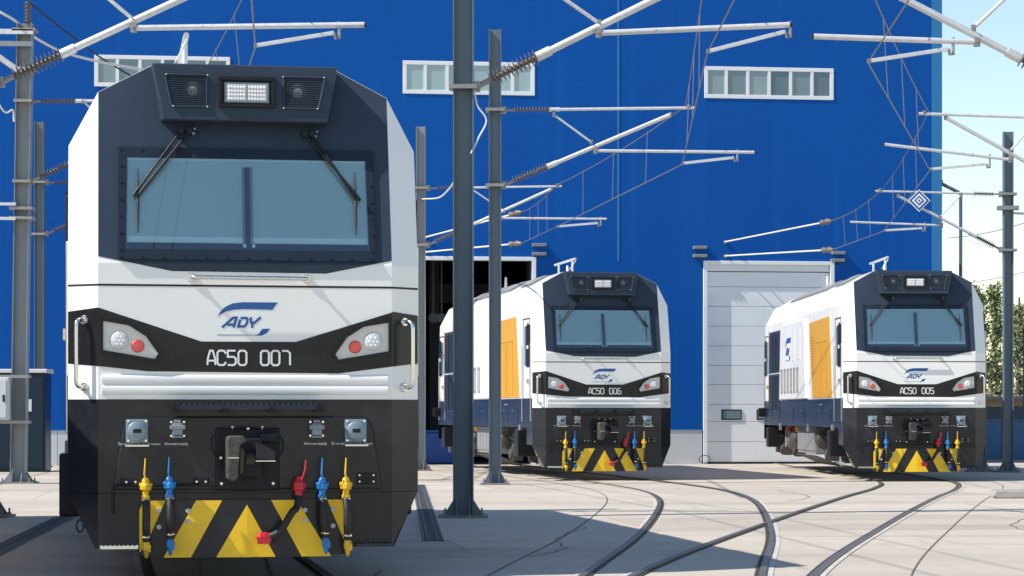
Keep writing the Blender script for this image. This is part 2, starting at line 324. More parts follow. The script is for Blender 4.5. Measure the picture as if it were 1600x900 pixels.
jm = MB()
strip(jm, T6[10:], -1.655, -1.635, 0.004)
jm.build('slab_joint', 'joint', ground)
jm = MB(); strip(jm, T5, 1.625, 1.643, 0.004); jm.build('slab_joint', 'joint', ground)
for a, b, wd in (((-20, 35.2), (30, 38.5), 0.025), ((-20, 45.3), (1.2, 46.6), 0.03), ((4.5, 47.3), (30, 49.6), 0.03), ((-20, 26.4), (0.2, 27.6), 0.025), ((3.4, 28.6), (30, 31), 0.02), ((-20, 56.5), (30, 61), 0.03), ((5.3, 31.4), (20, 33.4), 0.02),
                 ((-6.9, 12), (-12, 66), 0.03), ((11.2, 22), (14.9, 70), 0.03), ((-1.2, 14), (-3.4, 32), 0.02)):
    d = Vector((b[0]-a[0], b[1]-a[1], 0)).normalized(); nn = Vector((d.y, -d.x, 0))*wd/2; a3 = Vector((*a, 0.004)); b3 = Vector((*b, 0.004))
    MB().poly([a3-nn, a3+nn, b3+nn, b3-nn]).build('slab_joint', 'joint', ground)
# narrow cracks wandering over the concrete
for pts in ([(0.2, 24.5), (0.6, 26), (0.5, 28), (1.0, 31)], [(6.0, 25), (6.6, 28), (6.4, 31), (7.4, 35), (7.3, 39)], [(4.5, 40), (5.2, 42.5), (5.0, 46)], [(-1.9, 20.2), (-1.55, 21), (-1.3, 21.4), (-1.2, 22.4)]):
    c = spline([(x+random.uniform(-.05, .05), y, 0) for x, y in pts], 8); c = [p+Vector((random.uniform(-.04, .04), 0, 0)) for p in c]
    q = MB(); strip(q, c, -0.008, 0.008, 0.0045); q.build('crack', 'joint', ground)

# drainage channels with cast grates
def drain(p0, p1, wdt, label):
    p0 = Vector(p0); p1 = Vector(p1); L = (p1-p0).length; ang = math.atan2(p1.y-p0.y, p1.x-p0.x)
    r = empty('drain_channel', p0, ang); tag(r, label, 'drain')
    MB().bb(0, L, -wdt/2-0.03, wdt/2+0.03, 0.001, 0.006).build('channel_edge', 'seal', r)
    MB().bb(0.01, L-0.01, -wdt/2, wdt/2, 0.002, 0.009).build('channel_bed', 'groove', r)
    n = int(L/0.5); b = MB()
    for i in range(n):
        x = i*0.5
        for k in range(10): b.bb(x+0.02+k*0.048, x+0.04+k*0.048, -wdt/2+0.01, wdt/2-0.01, 0.007, 0.018)
        for y in (-wdt/2+0.015, -0.06, 0.06, wdt/2-0.015): b.bb(x+0.005, x+0.495, y-0.012, y+0.012, 0.008, 0.02)
    b.build('grate', 'grate', r, stuff=True)
drain(gnd(677, 846), gnd(654, 758), 0.25, 'dark grated drain channel between the front locomotive and the tall mast')
drain(gnd(-160, 940), gnd(104, 808), 0.27, 'dark grated drain channel crossing the lower left corner')
kb = empty('kerb', gnd(1552, 779)); tag(kb, 'low grey concrete kerb stone at the right edge', 'kerb')
kk = MB().prism([(0, 0, 0), (6, 0.4, 0), (6, 1.6, 0), (0.15, 1.2, 0)], [(0.04, 0.04, 0.13), (6, 0.44, 0.13), (6, 1.56, 0.13), (0.2, 1.14, 0.13)]); kk.build('stone', 'kerb', kb, bevel=0.02)
MB().bb(0, 0.03, 0, 0.02, 0.0, 0.05).build('chip', 'kerb', kb)

# ------------------------------------------------------------------ the depot building
BA = R(7.3); BT = tan(BA); BY = 69.05
def wp(px, py):
    k = (px-CX)/F; y = BY/(1-k*BT); return (k*y/cos(BA), H+(HY-py)/F*y)
bd = empty('depot_building', (0, BY, 0), BA); tag(bd, 'huge blue clad depot hall with white strip windows behind the locomotives', 'building')
WX0, WX1, WZ = -34.0, wp(1470, 300)[0], 15.2
dl0, dl1, dlz = wp(633, 405)[0], wp(832, 405)[0], wp(750, 406)[1]
dr0, dr1, drz = wp(1104, 412)[0], wp(1298, 412)[0], wp(1200, 413)[1]
wins = [(wp(148, 86), wp(359, 138), 'pane'), (wp(630, 95), wp(835, 149), 'pane2'), (wp(1101, 104), wp(1302, 156), 'pane')]
holes = [(dl0, dl1, -1, dlz), (dr0, dr1, -1, drz)]+[(a[0], b[0], b[1], a[1]) for a, b, _ in wins]
def wall_sheet(x0, x1, z0, z1, holes, y=0.0):
    X = sorted({x0, x1, *[h[0] for h in holes], *[h[1] for h in holes]}); Z = sorted({z0, z1, *[min(max(h[2], z0), z1) for h in holes], *[h[3] for h in holes]}); m = MB()
    for i in range(len(X)-1):
        for j in range(len(Z)-1):
            cx = (X[i]+X[i+1])/2; cz = (Z[j]+Z[j+1])/2
            if any(h[0] < cx < h[1] and h[2] < cz < h[3] for h in holes): continue
            m.poly([(X[i], y, Z[j]), (X[i+1], y, Z[j]), (X[i+1], y, Z[j+1]), (X[i], y, Z[j+1])])
    for h in holes:
        zb = max(h[2], z0)
        for q in ([(h[0], zb), (h[0], h[3])], [(h[1], h[3]), (h[1], zb)], [(h[0], h[3]), (h[1], h[3])], [(h[1], zb), (h[0], zb)]):
            m.poly([(q[0][0], y, q[0][1]), (q[1][0], y, q[1][1]), (q[1][0], y+0.35, q[1][1]), (q[0][0], y+0.35, q[0][1])])
    return m
wall_sheet(WX0, WX1, 0, WZ, holes).build('wall', 'clad', bd)
e = MB(); e.poly([(WX1, 0, 0), (WX1, 40, 0), (WX1, 40, WZ), (WX1, 0, WZ)]); e.poly([(WX0, 0, 0), (WX0, 0, WZ), (WX0, 40, WZ), (WX0, 40, 0)]); e.poly([(WX0, 40, 0), (WX0, 40, WZ), (WX1, 40, WZ), (WX1, 40, 0)])
e.build('side_wall', 'clad', bd)
MB().bb(WX0-0.2, WX1+0.2, -0.2, 40.2, WZ, WZ+0.4).build('roof', 'roofgrey', bd)
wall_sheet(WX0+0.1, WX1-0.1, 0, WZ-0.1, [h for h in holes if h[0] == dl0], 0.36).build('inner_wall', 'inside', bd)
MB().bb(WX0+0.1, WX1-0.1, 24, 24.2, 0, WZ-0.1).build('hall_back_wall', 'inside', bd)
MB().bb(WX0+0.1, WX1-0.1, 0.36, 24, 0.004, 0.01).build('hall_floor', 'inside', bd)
# corner trim, downpipe, plinth
MB().bb(WX1-0.27, WX1+0.03, -0.03, 0.3, 0, WZ-0.02).build('corner_trim', 'cornertrim', bd)
jx, jz = wp(966, 408)
MB().bb(jx-0.028, jx+0.028, -0.012, 0.0, jz, WZ-0.02).build('panel_joint_cover', 'cornertrim', bd)
pzh = wp(1075, 672)[1]
for a, b in ((WX0, dl0-0.2), (dl1+0.13, dr0-0.13), (dr1+0.13, WX1-0.28)):
    n = max(1, round((b-a)/2.4))
    for i in range(n):
        MB().bb(a+(b-a)*i/n+0.006, a+(b-a)*(i+1)/n-0.006, -0.03, 0.0, 0.0, pzh).build('plinth_panel', 'plinth', bd)
    MB().bb(a, b, -0.05, 0.0, pzh+0.002, pzh+0.03).build('plinth_drip', 'cornertrim', bd)
# strip windows
for (a, b, pm) in wins:
    x0, z1 = a; x1, z0 = b; f = MB(); t = 0.1
    f.bb(x0-0.01, x1+0.01, -0.02, 0.08, z0-0.01, z0+t); f.bb(x0-0.01, x1+0.01, -0.02, 0.08, z1-t, z1+0.01)
    f.bb(x0-0.01, x0+t, -0.018, 0.08, z0+t+0.001, z1-t-0.001); f.bb(x1-t, x1+0.01, -0.018, 0.08, z0+t+0.001, z1-t-0.001)
    wf = f.build('window', 'frame', bd, bevel=0.008); wf['label'] = 'white framed strip window of six panes'
    n = 6
    for i in range(1, n):
        x = x0+(x1-x0)*i/n; MB().bb(x-0.045, x+0.045, -0.016, 0.08, z0+t+0.001, z1-t-0.001).build('mullion', 'frame', wf)
    for i in range(n):
        xa = x0+(x1-x0)*i/n+0.04; xb = x0+(x1-x0)*(i+1)/n-0.04
        MB().bb(xa, xb, 0.01, 0.03, z0+0.08, z1-0.08).build('pane', pm if pm == 'pane2' else ('pane', 'pane3', 'pane4', 'pane', 'pane4', 'pane3')[(i+int(abs(x0))) % 6], wf)
# door frames
def door_frame(x0, x1, z):
    f = MB(); f.bb(x0-0.1, x0+0.02, -0.06, 0.1, 0, z+0.09); f.bb(x1-0.02, x1+0.1, -0.06, 0.1, 0, z+0.09); f.bb(x0+0.021, x1-0.021, -0.06, 0.1, z-0.02, z+0.09)
    return f.build('door_frame', 'frame', bd, bevel=0.01)
door_frame(dl0, dl1, dlz); df = door_frame(dr0, dr1, drz)
dd = MB().bb(dr0+0.02, dr1-0.02, 0.16, 0.22, 0.0, drz).build('sectional_door', 'under', bd); dd['label'] = 'closed pale grey sectional door'
rows = [wp(1150, y)[1] for y in (728.5, 690, 658.5, 632, 601, 571, 540.5, 509.5, 478.5, 448)]+[drz-0.22]
rows[0] = 0.05
for i in range(len(rows)-1):
    MB().bb(dr0+0.03, dr1-0.03, 0.08, 0.15, rows[i]+0.005, rows[i+1]-0.005).build('door_panel', 'door', dd, bevel=0.006)
MB().bb(dr0+0.03, dr1-0.03, 0.03, 0.15, drz-0.2, drz-0.005).build('door_header', 'door', dd)
MB().bb(dr0+0.03, dr1-0.03, 0.06, 0.15, 0.0, 0.055).build('bottom_seal', 'rubber', dd)
for px in (1144, 1199, 1256):
    x, z = wp(px, 648); f = MB(); ww, hh = 0.30, 0.15
    f.bb(x-ww, x+ww, 0.06, 0.085, z-hh, z+hh); f.build('vision_panel_frame', 'matt', dd, bevel=0.02)
    MB().bb(x-ww+0.035, x+ww-0.035, 0.05, 0.07, z-hh+0.035, z+hh-0.035).build('vision_panel', 'pane', dd)
# small junction boxes beside the doors
for px, py in ((842, 383), (842, 397), (1093, 387), (1093, 400), (1309, 395.5), (1308, 407)):
    x, z = wp(px, py); b = MB(); b.bb(x-0.2, x+0.2, -0.14, 0.0, z-0.045, z+0.045)
    o = b.build('wall_bracket', 'under', bd, bevel=0.01); q = MB()
    for k in (-0.14, 0, 0.14): q.lathe((x+k, -0.14, z), (0, -1, 0), [(0, 0.02), (0.02, 0.02), (0.021, 0.0)], 8)
    q.build('bolt', 'clamp', o, stuff=True)
# loose cable at the foot of the door
lx, lz = wp(1098, 722)
tag(MB().tube([Vector((lx+0.16*cos(t/12*2*pi), -0.12+0.0*t+BY+lx*BT, 0.14+0.11*sin(t/12*2*pi))) for t in range(12)], 0.012, 6, True).build('cable_coil', 'rubber'), 'small loop of black cable hanging at the foot of the pale door', 'cable')
# things inside the open doorway
bx = empty('recycling_bin', (dl0+1.1, BY+1.2+dl0*BT, 0.01), BA); tag(bx, 'blue bin with white pictogram just inside the open dark doorway', 'bin')
MB().box((0, 0, 0.45), (1.3, 0.7, 0.88), taper=1.06).build('bin_body', 'bin_blue', bx, bevel=0.03)
MB().bb(-0.7, 0.7, -0.39, 0.39, 0.9, 0.96).build('lid', 'bin_blue', bx, bevel=0.02)
q = MB(); ribbon(q, [(0.1, 0.35), (0.5, 0.35), (0.5, 0.75), (0.1, 0.75)], 0.03, lambda x, z, t: (x, -0.385-0.006*t, z), True); ribbon(q, [(0.2, 0.45), (0.3, 0.62), (0.4, 0.45)], 0.03, lambda x, z, t: (x, -0.385-0.006*t, z), True); q.build('pictogram', 'print', bx)
for k, lx_ in enumerate((dl0-1.2, dl0+1.4, dl1+.8)):
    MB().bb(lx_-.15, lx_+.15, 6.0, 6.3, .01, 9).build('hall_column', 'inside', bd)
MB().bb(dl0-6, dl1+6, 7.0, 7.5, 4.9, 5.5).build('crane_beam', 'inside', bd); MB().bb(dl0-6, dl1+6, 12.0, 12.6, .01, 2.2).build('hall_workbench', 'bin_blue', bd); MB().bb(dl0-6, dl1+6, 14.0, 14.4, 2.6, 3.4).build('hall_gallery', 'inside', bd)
for k, (px, tt) in enumerate(((677, 'left'), (690, 'right'))):
    p = at(px, 497, 72.5); m = MB(); m.lathe(p, (0, -1, 0), [(0, 0.02), (0.01, 0.13), (0.1, 0.15), (0.11, 0.12), (0.06, 0.1), (0.05, 0.001)], 18); m.bb(p.x-0.02, p.x+0.02, p.y-0.02, p.y+0.02, p.z+.1, 8.0)
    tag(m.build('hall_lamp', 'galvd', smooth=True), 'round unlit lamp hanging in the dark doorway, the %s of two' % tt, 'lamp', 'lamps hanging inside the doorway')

# ------------------------------------------------------------------ locomotive
LEN = 14.5; UF, UM = 1.275, 1.532; ZK = 2.75
def yf(u, z): return max(0, z-ZK)*0.276+max(0, abs(u)-UF)*0.817
def clip(poly, ax, val, keep_less):
    out = []; n = len(poly)
    for i in range(n):
        a, b = poly[i], poly[(i+1) % n]; ia = (a[ax] <= val) if keep_less else (a[ax] >= val); ib = (b[ax] <= val) if keep_less else (b[ax] >= val)
        if ia: out.append(a)
        if ia != ib:
            t = (val-a[ax])/(b[ax]-a[ax]); out.append((a[0]+(b[0]-a[0])*t, a[1]+(b[1]-a[1])*t))
    return out
def front(mb, poly, off=0.004, back=0.02):
    for zlo, zhi in ((None, ZK), (ZK, None)):
        p = clip(poly, 1, ZK, zlo is None)
        if len(p) < 3: continue
        for a, b in ((None, -UF), (-UF, UF), (UF, None)):
            q = p
            if a is not None: q = clip(q, 0, a, False)
            if b is not None and len(q) > 2: q = clip(q, 0, b, True)
            if len(q) < 3: continue
            area = abs(sum(q[i][0]*q[(i+1) % len(q)][1]-q[(i+1) % len(q)][0]*q[i][1] for i in range(len(q))))/2
            if area < 1e-5: continue
            mb.prism([(u, yf(u, z)-off, z) for u, z in q], [(u, yf(u, z)-off+back, z) for u, z in q])
    return mb
def Z(py):
    z = H+(646-py)/179.2
    if z > ZK: k = (646-py)/F; z = (H+k*(21.2-ZK*0.276))/(1-k*0.276)
    return z
def U(px): return (px-380.5)/179.2
def fm(off, th=0.004): return lambda u, z, t: (u, yf(u, z)-off-th*t, z)

GLY = {'A': ([[(0, 0), (.03, .45), (.2, 1), (.4, 1), (.57, .45), (.6, 0)], [(.09, .3), (.51, .3)]], .6), 'C': ([[(.6, .78), (.6, .86), (.47, 1), (.13, 1), (0, .86), (0, .14), (.13, 0), (.47, 0), (.6, .14), (.6, .22)]], .6),
       '5': ([[(.58, 1), (0, 1), (0, .57), (.45, .57), (.6, .44), (.6, .14), (.46, 0), (0, 0)]], .6), '0': ([[(.13, 0), (.47, 0), (.6, .14), (.6, .86), (.47, 1), (.13, 1), (0, .86), (0, .14), 'c']], .6),
       '7': ([[(0, 1), (.42, 1), (.6, .84), (.6, 0)]], .6), '6': ([[(.5, 1), (.13, 1), (0, .86), (0, .14), (.13, 0), (.47, 0), (.6, .14), (.6, .45), (.47, .57), (.06, .57)]], .6)}
def number(parent, s):
    hgt = 0.125; z0 = Z(570.5); pos = [318.5, 334, 350, 366.5, 0, 401.5, 418, 434.5]
    for ch, p in zip(s, pos):
        if ch == ' ': continue
        mb = MB()
        for st in GLY[ch][0]:
            cl = st[-1] == 'c'; pts = [q for q in st if q != 'c']
            ribbon(mb, [(U(p)+q[0]*0.116+0.008, z0+q[1]*hgt) for q in pts], 0.0165, fm(0.0075, 0.0015), cl)
        o = mb.build('numeral' if ch.isdigit() else 'letter', 'print', parent); o['label'] = 'white %s of the running number %s' % (ch, s)
def logo(mb, fmap, ox, oz, sc):
    """swoosh, letters and line; unit = one enlarged photo pixel"""
    def P(x, y): return (ox+(x-805)*sc, oz-(y-315)*sc)
    def fill(pts): mb.prism([fmap(*P(*p), 0) for p in pts], [fmap(*P(*p), 1) for p in pts])
    fill([(681, 306), (695, 283), (716, 264), (748, 277), (720, 284), (700, 293)][:3]+[(748, 278), (716, 286), (696, 296)]); fill([(716, 264), (745, 251), (785, 246), (931, 246), (909, 277), (785, 275), (748, 278)])
    fill([(828, 385), (852, 378), (866, 357), (899, 355), (886, 374), (865, 385)]); fill([(679, 381.5), (827, 381.5), (827, 384), (679, 384)])
    S = lambda x, y: P(x+(352-y)*0.28, y)
    for st, cl in (([(700, 352), (735, 311), (748, 311), (748, 352)], 0), ([(718, 340), (743, 340)], 0), ([(768, 347), (790, 347), (797, 338), (797, 318), (790, 312), (766, 312)], 0), ([(766, 318), (766, 352)], 0), ([(806, 308), (815, 331), (829, 331), (848, 308)], 0), ([(823, 336), (823, 352)], 0)):
        ribbon(mb, [S(*p) for p in st], 10.5*sc, fmap, bool(cl))

def text_mesh(s, size):
    cu = bpy.data.curves.new('print', 'FONT'); cu.body = s; cu.size = size; cu.align_x = 'CENTER'; cu.resolution_u = 2
    o = bpy.data.objects.new('print', cu); COL.objects.link(o); dg = bpy.context.evaluated_depsgraph_get(); dg.update()
    me = bpy.data.meshes.new_from_object(o.evaluated_get(dg)); bpy.data.objects.remove(o); bpy.data.curves.remove(cu); return me
def print_text(s, size, loc, rot, m, parent, name='lettering'):
    me = text_mesh(s, size); me.materials.clear(); me.materials.append(M[m]); me.name = name
    o = bpy.data.objects.new(name, me); COL.objects.link(o); o.parent = parent; o.location = loc; o.rotation_euler = rot; return o

def disc(mb, p, r, d, th, n=16):
    mb.lathe(p, d, [(0, r), (th*0.6, r), (th, r*0.86)], n); return mb
def rail_bar(name, parent, pts, r, m='steel', mounts=()):
    o = MB().tube(pts, r, 12).build(name, m, parent, smooth=True)
    for p, d in mounts:
        q = MB(); disc(q, p, r*2.2, d, 0.02); q.build('mount', m, o, smooth=True)
    return o
def arc3(a, b, c, n=5):
    a, b, c = Vector(a), Vector(b), Vector(c); return [(1-t)**2*a+2*t*(1-t)*b+t*t*c for t in [i/n for i in range(n+1)]]
def grab(pa, pb, out, rad=0.07):
    """bent bar: from pa out, along, back to pb"""
    pa, pb, out = Vector(pa), Vector(pb), Vector(out); d = (pb-pa).normalized()*rad; o = out.normalized()*rad
    return [pa]+arc3(pa+out-o, pa+out, pa+out+d)+arc3(pb+out-d, pb+out, pb+out-o)+[pb]

def make_loco():
    r = empty('locomotive', (0, 0, 0))
    # ---- shell
    ring = [(-UM, 1.15), (-UM, ZK), (-UM, 3.81), (-UF, 4.28), (-.815, 4.53), (.815, 4.53), (UF, 4.28), (UM, 3.81), (UM, ZK), (UM, 1.15)]
    b = MB(); n = len(ring)
    fa = [(u, yf(u, z), z) for u, z in ring]; ba = [(u, LEN-yf(u, z), z) for u, z in ring]
    b.add(fa+ba, [[i, (i+1) % n, n+(i+1) % n, n+i][::-1] for i in range(n)])
    front(b, ring, 0.0, 0.02)
    m2 = MB(); front(m2, ring, 0.0, 0.02); b.add([(x, LEN-y, z) for x, y, z in m2.v], m2.f)
    b.build('body_shell', 'white', r)
    # ---- front colour panels (steel skins standing a few millimetres proud)
    front(MB(), [(-UF, 2.81), (-.645, 2.685), (.695, 2.675), (UF, 2.795), (UF, 4.276), (.815, 4.526), (-.815, 4.526), (-UF, 4.276)], 0.006).build('windscreen_panel', 'slate', r)
    bandp = [(-UM, 1.885), (-.85, 1.815), (.80, 1.80), (UM, 1.895), (UM, 2.32), (UF+.02, 2.345), (.43, 2.075), (-.39, 2.075), (-UF, 2.365), (-UM, 2.335)]
    bnd = front(MB(), bandp, 0.006).build('lamp_band', 'band', r)
    front(MB(), [(-UM, 0.762), (UM, 0.762), (UM, 1.572), (-UM, 1.572)], 0.005).build('lower_front_panel', 'black', r)
    front(MB(), [(-UM, 2.553), (UM, 2.548), (UM, 2.566), (-UM, 2.571)], 0.002).build('panel_gap', 'rubber', r)
    front(MB(), [(-UM, 1.885), (UM, 1.885), (UM, 1.890), (-UM, 1.890)], 0.001).build('panel_seam', 'under', r)
    ap = MB(); front(ap, [(-UM, .758), (-1.30, .283), (1.28, .283), (UM, .758)], 0.003, 0.03); ap.build('front_apron', 'black', r)
    # apron returns and floor behind it
    q = MB()
    for s in (-1, 1):
        q.prism([(s*UM, .215, .76), (s*1.30, .03, .283), (s*1.24, .05, .283), (s*1.4, .23, .76)], [(s*UM, 1.0, 1.14), (s*1.28, .6, .3), (s*1.2, .6, .3), (s*1.4, 1.0, 1.14)])
    q.bb(-UM+0.004, UM-0.004, .24, .95, .77, 1.15); q.build('skirt_return', 'black', r)
    # stiffening ribs on the white valance
    for zc in (1.654, 1.745):
        rb = MB(); n2 = 10; pr = []
        for i in range(n2+1):
            a = pi*i/n2; pr.append((zc-0.042*cos(a), 0.024*sin(a)**0.7 if 0 < i < n2 else 0.0))
        for i in range(n2):
            rb.poly([(-1.24, -pr[i][1], pr[i][0]), (1.24, -pr[i][1], pr[i][0]), (1.24, -pr[i+1][1], pr[i+1][0]), (-1.24, -pr[i+1][1], pr[i+1][0])])
        rb.poly([(-1.24, -p[1], p[0]) for p in pr][::-1]); rb.poly([(1.24, -p[1], p[0]) for p in pr])
        rb.build('valance_rib', 'white', r, smooth=True)
    # ---- windscreen
    def ringpoly(mb, o, i, off, back=0.03):
        for k in range(4):
            a, b_, c, d = o[k], o[(k+1) % 4], i[(k+1) % 4], i[k]; front(mb, [a, b_, c, d], off, back)
    O = [(U(183), Z(407)), (U(583), Z(407)), (U(583), Z(233)), (U(183), Z(233))]; I = [(U(195), Z(391)), (U(573), Z(391)), (U(571), Z(249)), (U(197), Z(249))]
    wf = MB(); ringpoly(wf, O, I, 0.033); wfo = wf.build('windscreen_frame', 'framedark', r)
    bl = MB(); k = 0
    for i in range(13): k += 1; px = 187+i*32.5; [disc(bl, (U(px), yf(0, Z(py))-0.036, Z(py)), 0.012, (0, -1, 0), 0.006, 8) for py in (237, 403) if px < 582]
    for py in range(262, 400, 26): [disc(bl, (U(px), yf(0, Z(py))-0.036, Z(py)), 0.012, (0, -1, 0), 0.006, 8) for px in (187.5, 578.5)]
    bl.build('frame_bolt', 'framedark', wfo, stuff=True)
    ws = front(MB(), [I[0], I[1], I[2], I[3]], 0.012).build('sunblind', 'blind', r)
    front(MB(), [(U(196), Z(391)), (U(572), Z(391)), (U(572), Z(381)), (U(196), Z(381))], 0.014).build('dark_gap', 'matt', ws)
    for a, b_ in ((197, 378), (388, 571)): front(MB(), [(U(a), Z(380.5)), (U(b_), Z(380.5)), (U(b_), Z(371.5)), (U(a), Z(371.5))], 0.020).build('blind_rail', 'rail_w', ws)
    front(MB(), [(U(197), Z(253)), (U(571), Z(253)), (U(571), Z(249.5)), (U(197), Z(249.5))], 0.018).build('blind_cassette', 'rail_w', ws)
    front(MB(), [(U(379), Z(388)), (U(388), Z(388)), (U(388), Z(262)), (U(379), Z(262))], 0.024).build('centre_pillar', 'matt', ws)
    for a in (375.5, 389.5): front(MB(), [(U(a), Z(384)), (U(a+2.2), Z(384)), (U(a+2.2), Z(262)), (U(a), Z(262))], 0.022).build('blind_guide', 'sock', ws); front(MB(), [(U(a), Z(387)), (U(a+5), Z(387)), (U(a+5), Z(382)), (U(a), Z(382))], 0.027).build('guide_foot', 'rail_w', ws)
    front(MB(), [I[0], I[1], I[2], I[3]], 0.030, 0.002).build('windscreen_glass', 'glass', r)
    # ---- wipers
    def fp(px, py, off): return Vector((U(px), yf(U(px), Z(py))-off, Z(py)))
    for pa, pb, tip, bl0 in (((281, 207), (294, 208), (206, 309), 213), ((476, 209), (487, 209), (561, 311), 553)):
        sgn = 1 if tip[0] < 300 else -1
        wpr = MB(); wpr.tube([fp(*pa, .05), fp((pa[0]+tip[0])/2, (pa[1]+tip[1])/2, .09), fp(*tip, .075)], .011, 8); wpr.tube([fp(*pb, .05), fp((pb[0]+tip[0]+9*sgn)/2, (pb[1]+tip[1]-2)/2, .09), fp(tip[0]+9*sgn, tip[1]-2, .075)], .013, 8)
        wpr.tube([fp(tip[0], tip[1], .075), fp(tip[0]+9*sgn, tip[1]-2, .08)], .012, 8); wo = wpr.build('wiper_arm', 'matt', r, smooth=True)
        q = MB(); q.tube([fp(bl0, 267, .055), fp(bl0, 292, .062), fp(bl0, 320, .065), fp(bl0, 345, .06), fp(bl0, 366, .052)], [.005, .010, .014, .010, .005], 8); q.build('wiper_blade', 'rubber', wo)
        q = MB()
        for p in (pa, pb): disc(q, fp(*p, 0.0), .03, (0, -1, 0), .07, 12)
        q.build('wiper_pivot', 'matt', wo, smooth=True); q = MB(); disc(q, fp(pb[0]+6, pb[1]+3, 0.0), .014, (0, -1, 0), .05, 8); disc(q, fp(pb[0]+8, pb[1]-4, 0.0), .011, (0, -1, 0), .06, 8); q.build('washer_nozzle', 'sock', wo, stuff=True)
    # ---- head lamp housing above the windscreen
    hb = [(-.815, 4.515), (.815, 4.515), (.72, 4.015), (-.72, 4.015)]
    ybx = lambda z: 0.14+(z-4.0)*0.10
    q = MB(); q.prism([(u, ybx(z), z) for u, z in hb], [(-.815, .62, 4.527), (.815, .62, 4.527), (.75, .55, 4.015), (-.75, .55, 4.015)]); hs = q.build('lamp_housing', 'slate', r, bevel=0.014)
    def hp(px, py, off): return Vector((U(px), ybx(Z(py))-off, Z(py)))
    hx = U(382.5)
    for s in (-1, 1):
        xo = [(-.70*s, 4.415), (-.335*s, 4.415), (-.338*s, 4.135), (-.64*s, 4.135)]
        q = MB(); q.prism([(u, ybx(z)-.004, z) for u, z in xo], [(u, ybx(z)+.01, z) for u, z in xo]); gr = q.build('horn_grille', 'matt', r)
        q = MB()
        for k in range(21):
            t = k/20; a = Vector((xo[0][0]+(xo[1][0]-xo[0][0])*t, 0, 4.415)); c = Vector((xo[3][0]+(xo[2][0]-xo[3][0])*t, 0, 4.135)); wd = .0036 if 0 < k < 20 else .009
            q.tube([(a.x, ybx(a.z)-.012, a.z), (c.x, ybx(c.z)-.012, c.z)], wd, 4)
        for k in range(15):
            t = k/14; z = 4.415-.28*t; xa = xo[0][0]+(xo[3][0]-xo[0][0])*t; xb = xo[1][0]; wd = .0036 if 0 < k < 14 else .009
            q.tube([(xa, ybx(z)-.013, z), (xb, ybx(z)-.013, z)], wd, 4)
        q.build('grille_mesh', 'slate', gr, stuff=True); q = MB(); c = Vector((-.46*s, ybx(4.27)-.002, 4.27)); disc(q, c, .085, (0, -1, 0), .006, 20); q.build('horn_cone', 'grime', gr)
        q = MB(); disc(q, c+Vector((0, -.006, 0)), .045, (0, -1, 0), .004, 16); q.build('horn_throat', 'under', gr)
        q = MB()
        for (u, z) in xo: disc(q, (u*.985, ybx(z)-.02, z), .008, (0, -1, 0), .006, 6)
        q.build('screw', 'chrome', gr, stuff=True)
    q = MB(); x0, x1, z0, z1 = hx-.25, hx+.25, 4.135, 4.405
    for a, b_, c, d in ((x0, x1, z1-.035, z1), (x0, x1, z0, z0+.03), (x0, x0+.035, z0+.031, z1-.036), (x1-.035, x1, z0+.031, z1-.036)): q.bb(a, b_, ybx(4.2)-.035, ybx(4.3)+.02, c, d)
    lf = q.build('headlight_surround', 'matt', r, bevel=.006)
    MB().bb(x0+.036, x1-.036, ybx(4.2)-.004, ybx(4.2)+.01, z0+.031, z1-.036).build('headlight_recess', 'matt', lf)
    hl = MB().bb(hx-.195, hx+.195, ybx(4.2)-.026, ybx(4.2), z0+.04, z1-.05).build('headlight', 'sock', r, bevel=.008)
    MB().bb(hx-.172, hx+.172, ybx(4.2)-.030, ybx(4.2)-.02, z0+.058, z1-.068).build('led_board', 'reflector', hl)
    q = MB()
    for s in (-1, 1):
        for i in range(6):
            for j in range(4):
                c = (hx+s*(.022+i*.0262), ybx(4.2)-.030, z0+.075+j*.0335); q.lathe(c, (0, -1, 0), [(0, .0122), (.004, .0115), (.008, .0078), (.010, .001)], 8)
    q.build('led_lens', 'led', hl, smooth=True, stuff=True); MB().bb(hx-.004, hx+.004, ybx(4.2)-.036, ybx(4.2)-.028, z0+.058, z1-.068).build('led_divider', 'sock', hl)
    # ---- lamp clusters in the band
    for s in (1, -1):
        def sp(pts): return [((U(80+x/2.667) if s == 1 else -U(80+x/2.667)+0.012), Z(380+y/2.667)) for x, y in pts]
        outer = [(203, 313), (322, 333), (398, 383), (452, 462), (431, 497), (203, 462)]; inner = [(213, 328), (318, 346), (388, 391), (437, 461), (424, 484), (213, 448)]
        so_, si = sp(outer), sp(inner); cl = MB()
        for k in range(6): kk = (k+1) % 6; front(cl, [so_[k], so_[kk], si[kk], si[k]], .040, .04)
        co = cl.build('lamp_cluster', 'matt', r)
        front(MB(), si, .012).build('reflector', 'reflector', co)
        q = MB(); wc = sp([(278, 408)])[0]; rc = sp([(354, 431)])[0]
        q.lathe((wc[0], yf(*wc)-.01, wc[1]), (0, -1, 0), [(0, .082), (.012, .082), (.02, .074), (.026, .05), (.03, .001)], 24); q.build('white_lens', 'lens', co, smooth=True)
        q = MB()
        for k in range(7):
            a = k*2*pi/6; rr = 0 if k == 6 else .035; disc(q, (wc[0]+rr*cos(a), yf(*wc)-.034, wc[1]+rr*sin(a)), .012, (0, -1, 0), .006, 10)
        q.build('lens_pip', 'led', co, stuff=True); q = MB(); q.lathe((rc[0], yf(*rc)-.01, rc[1]), (0, -1, 0), [(0, .056), (.012, .056), (.02, .048), (.024, .001)], 24); q.build('red_lens', 'redlens', co, smooth=True)
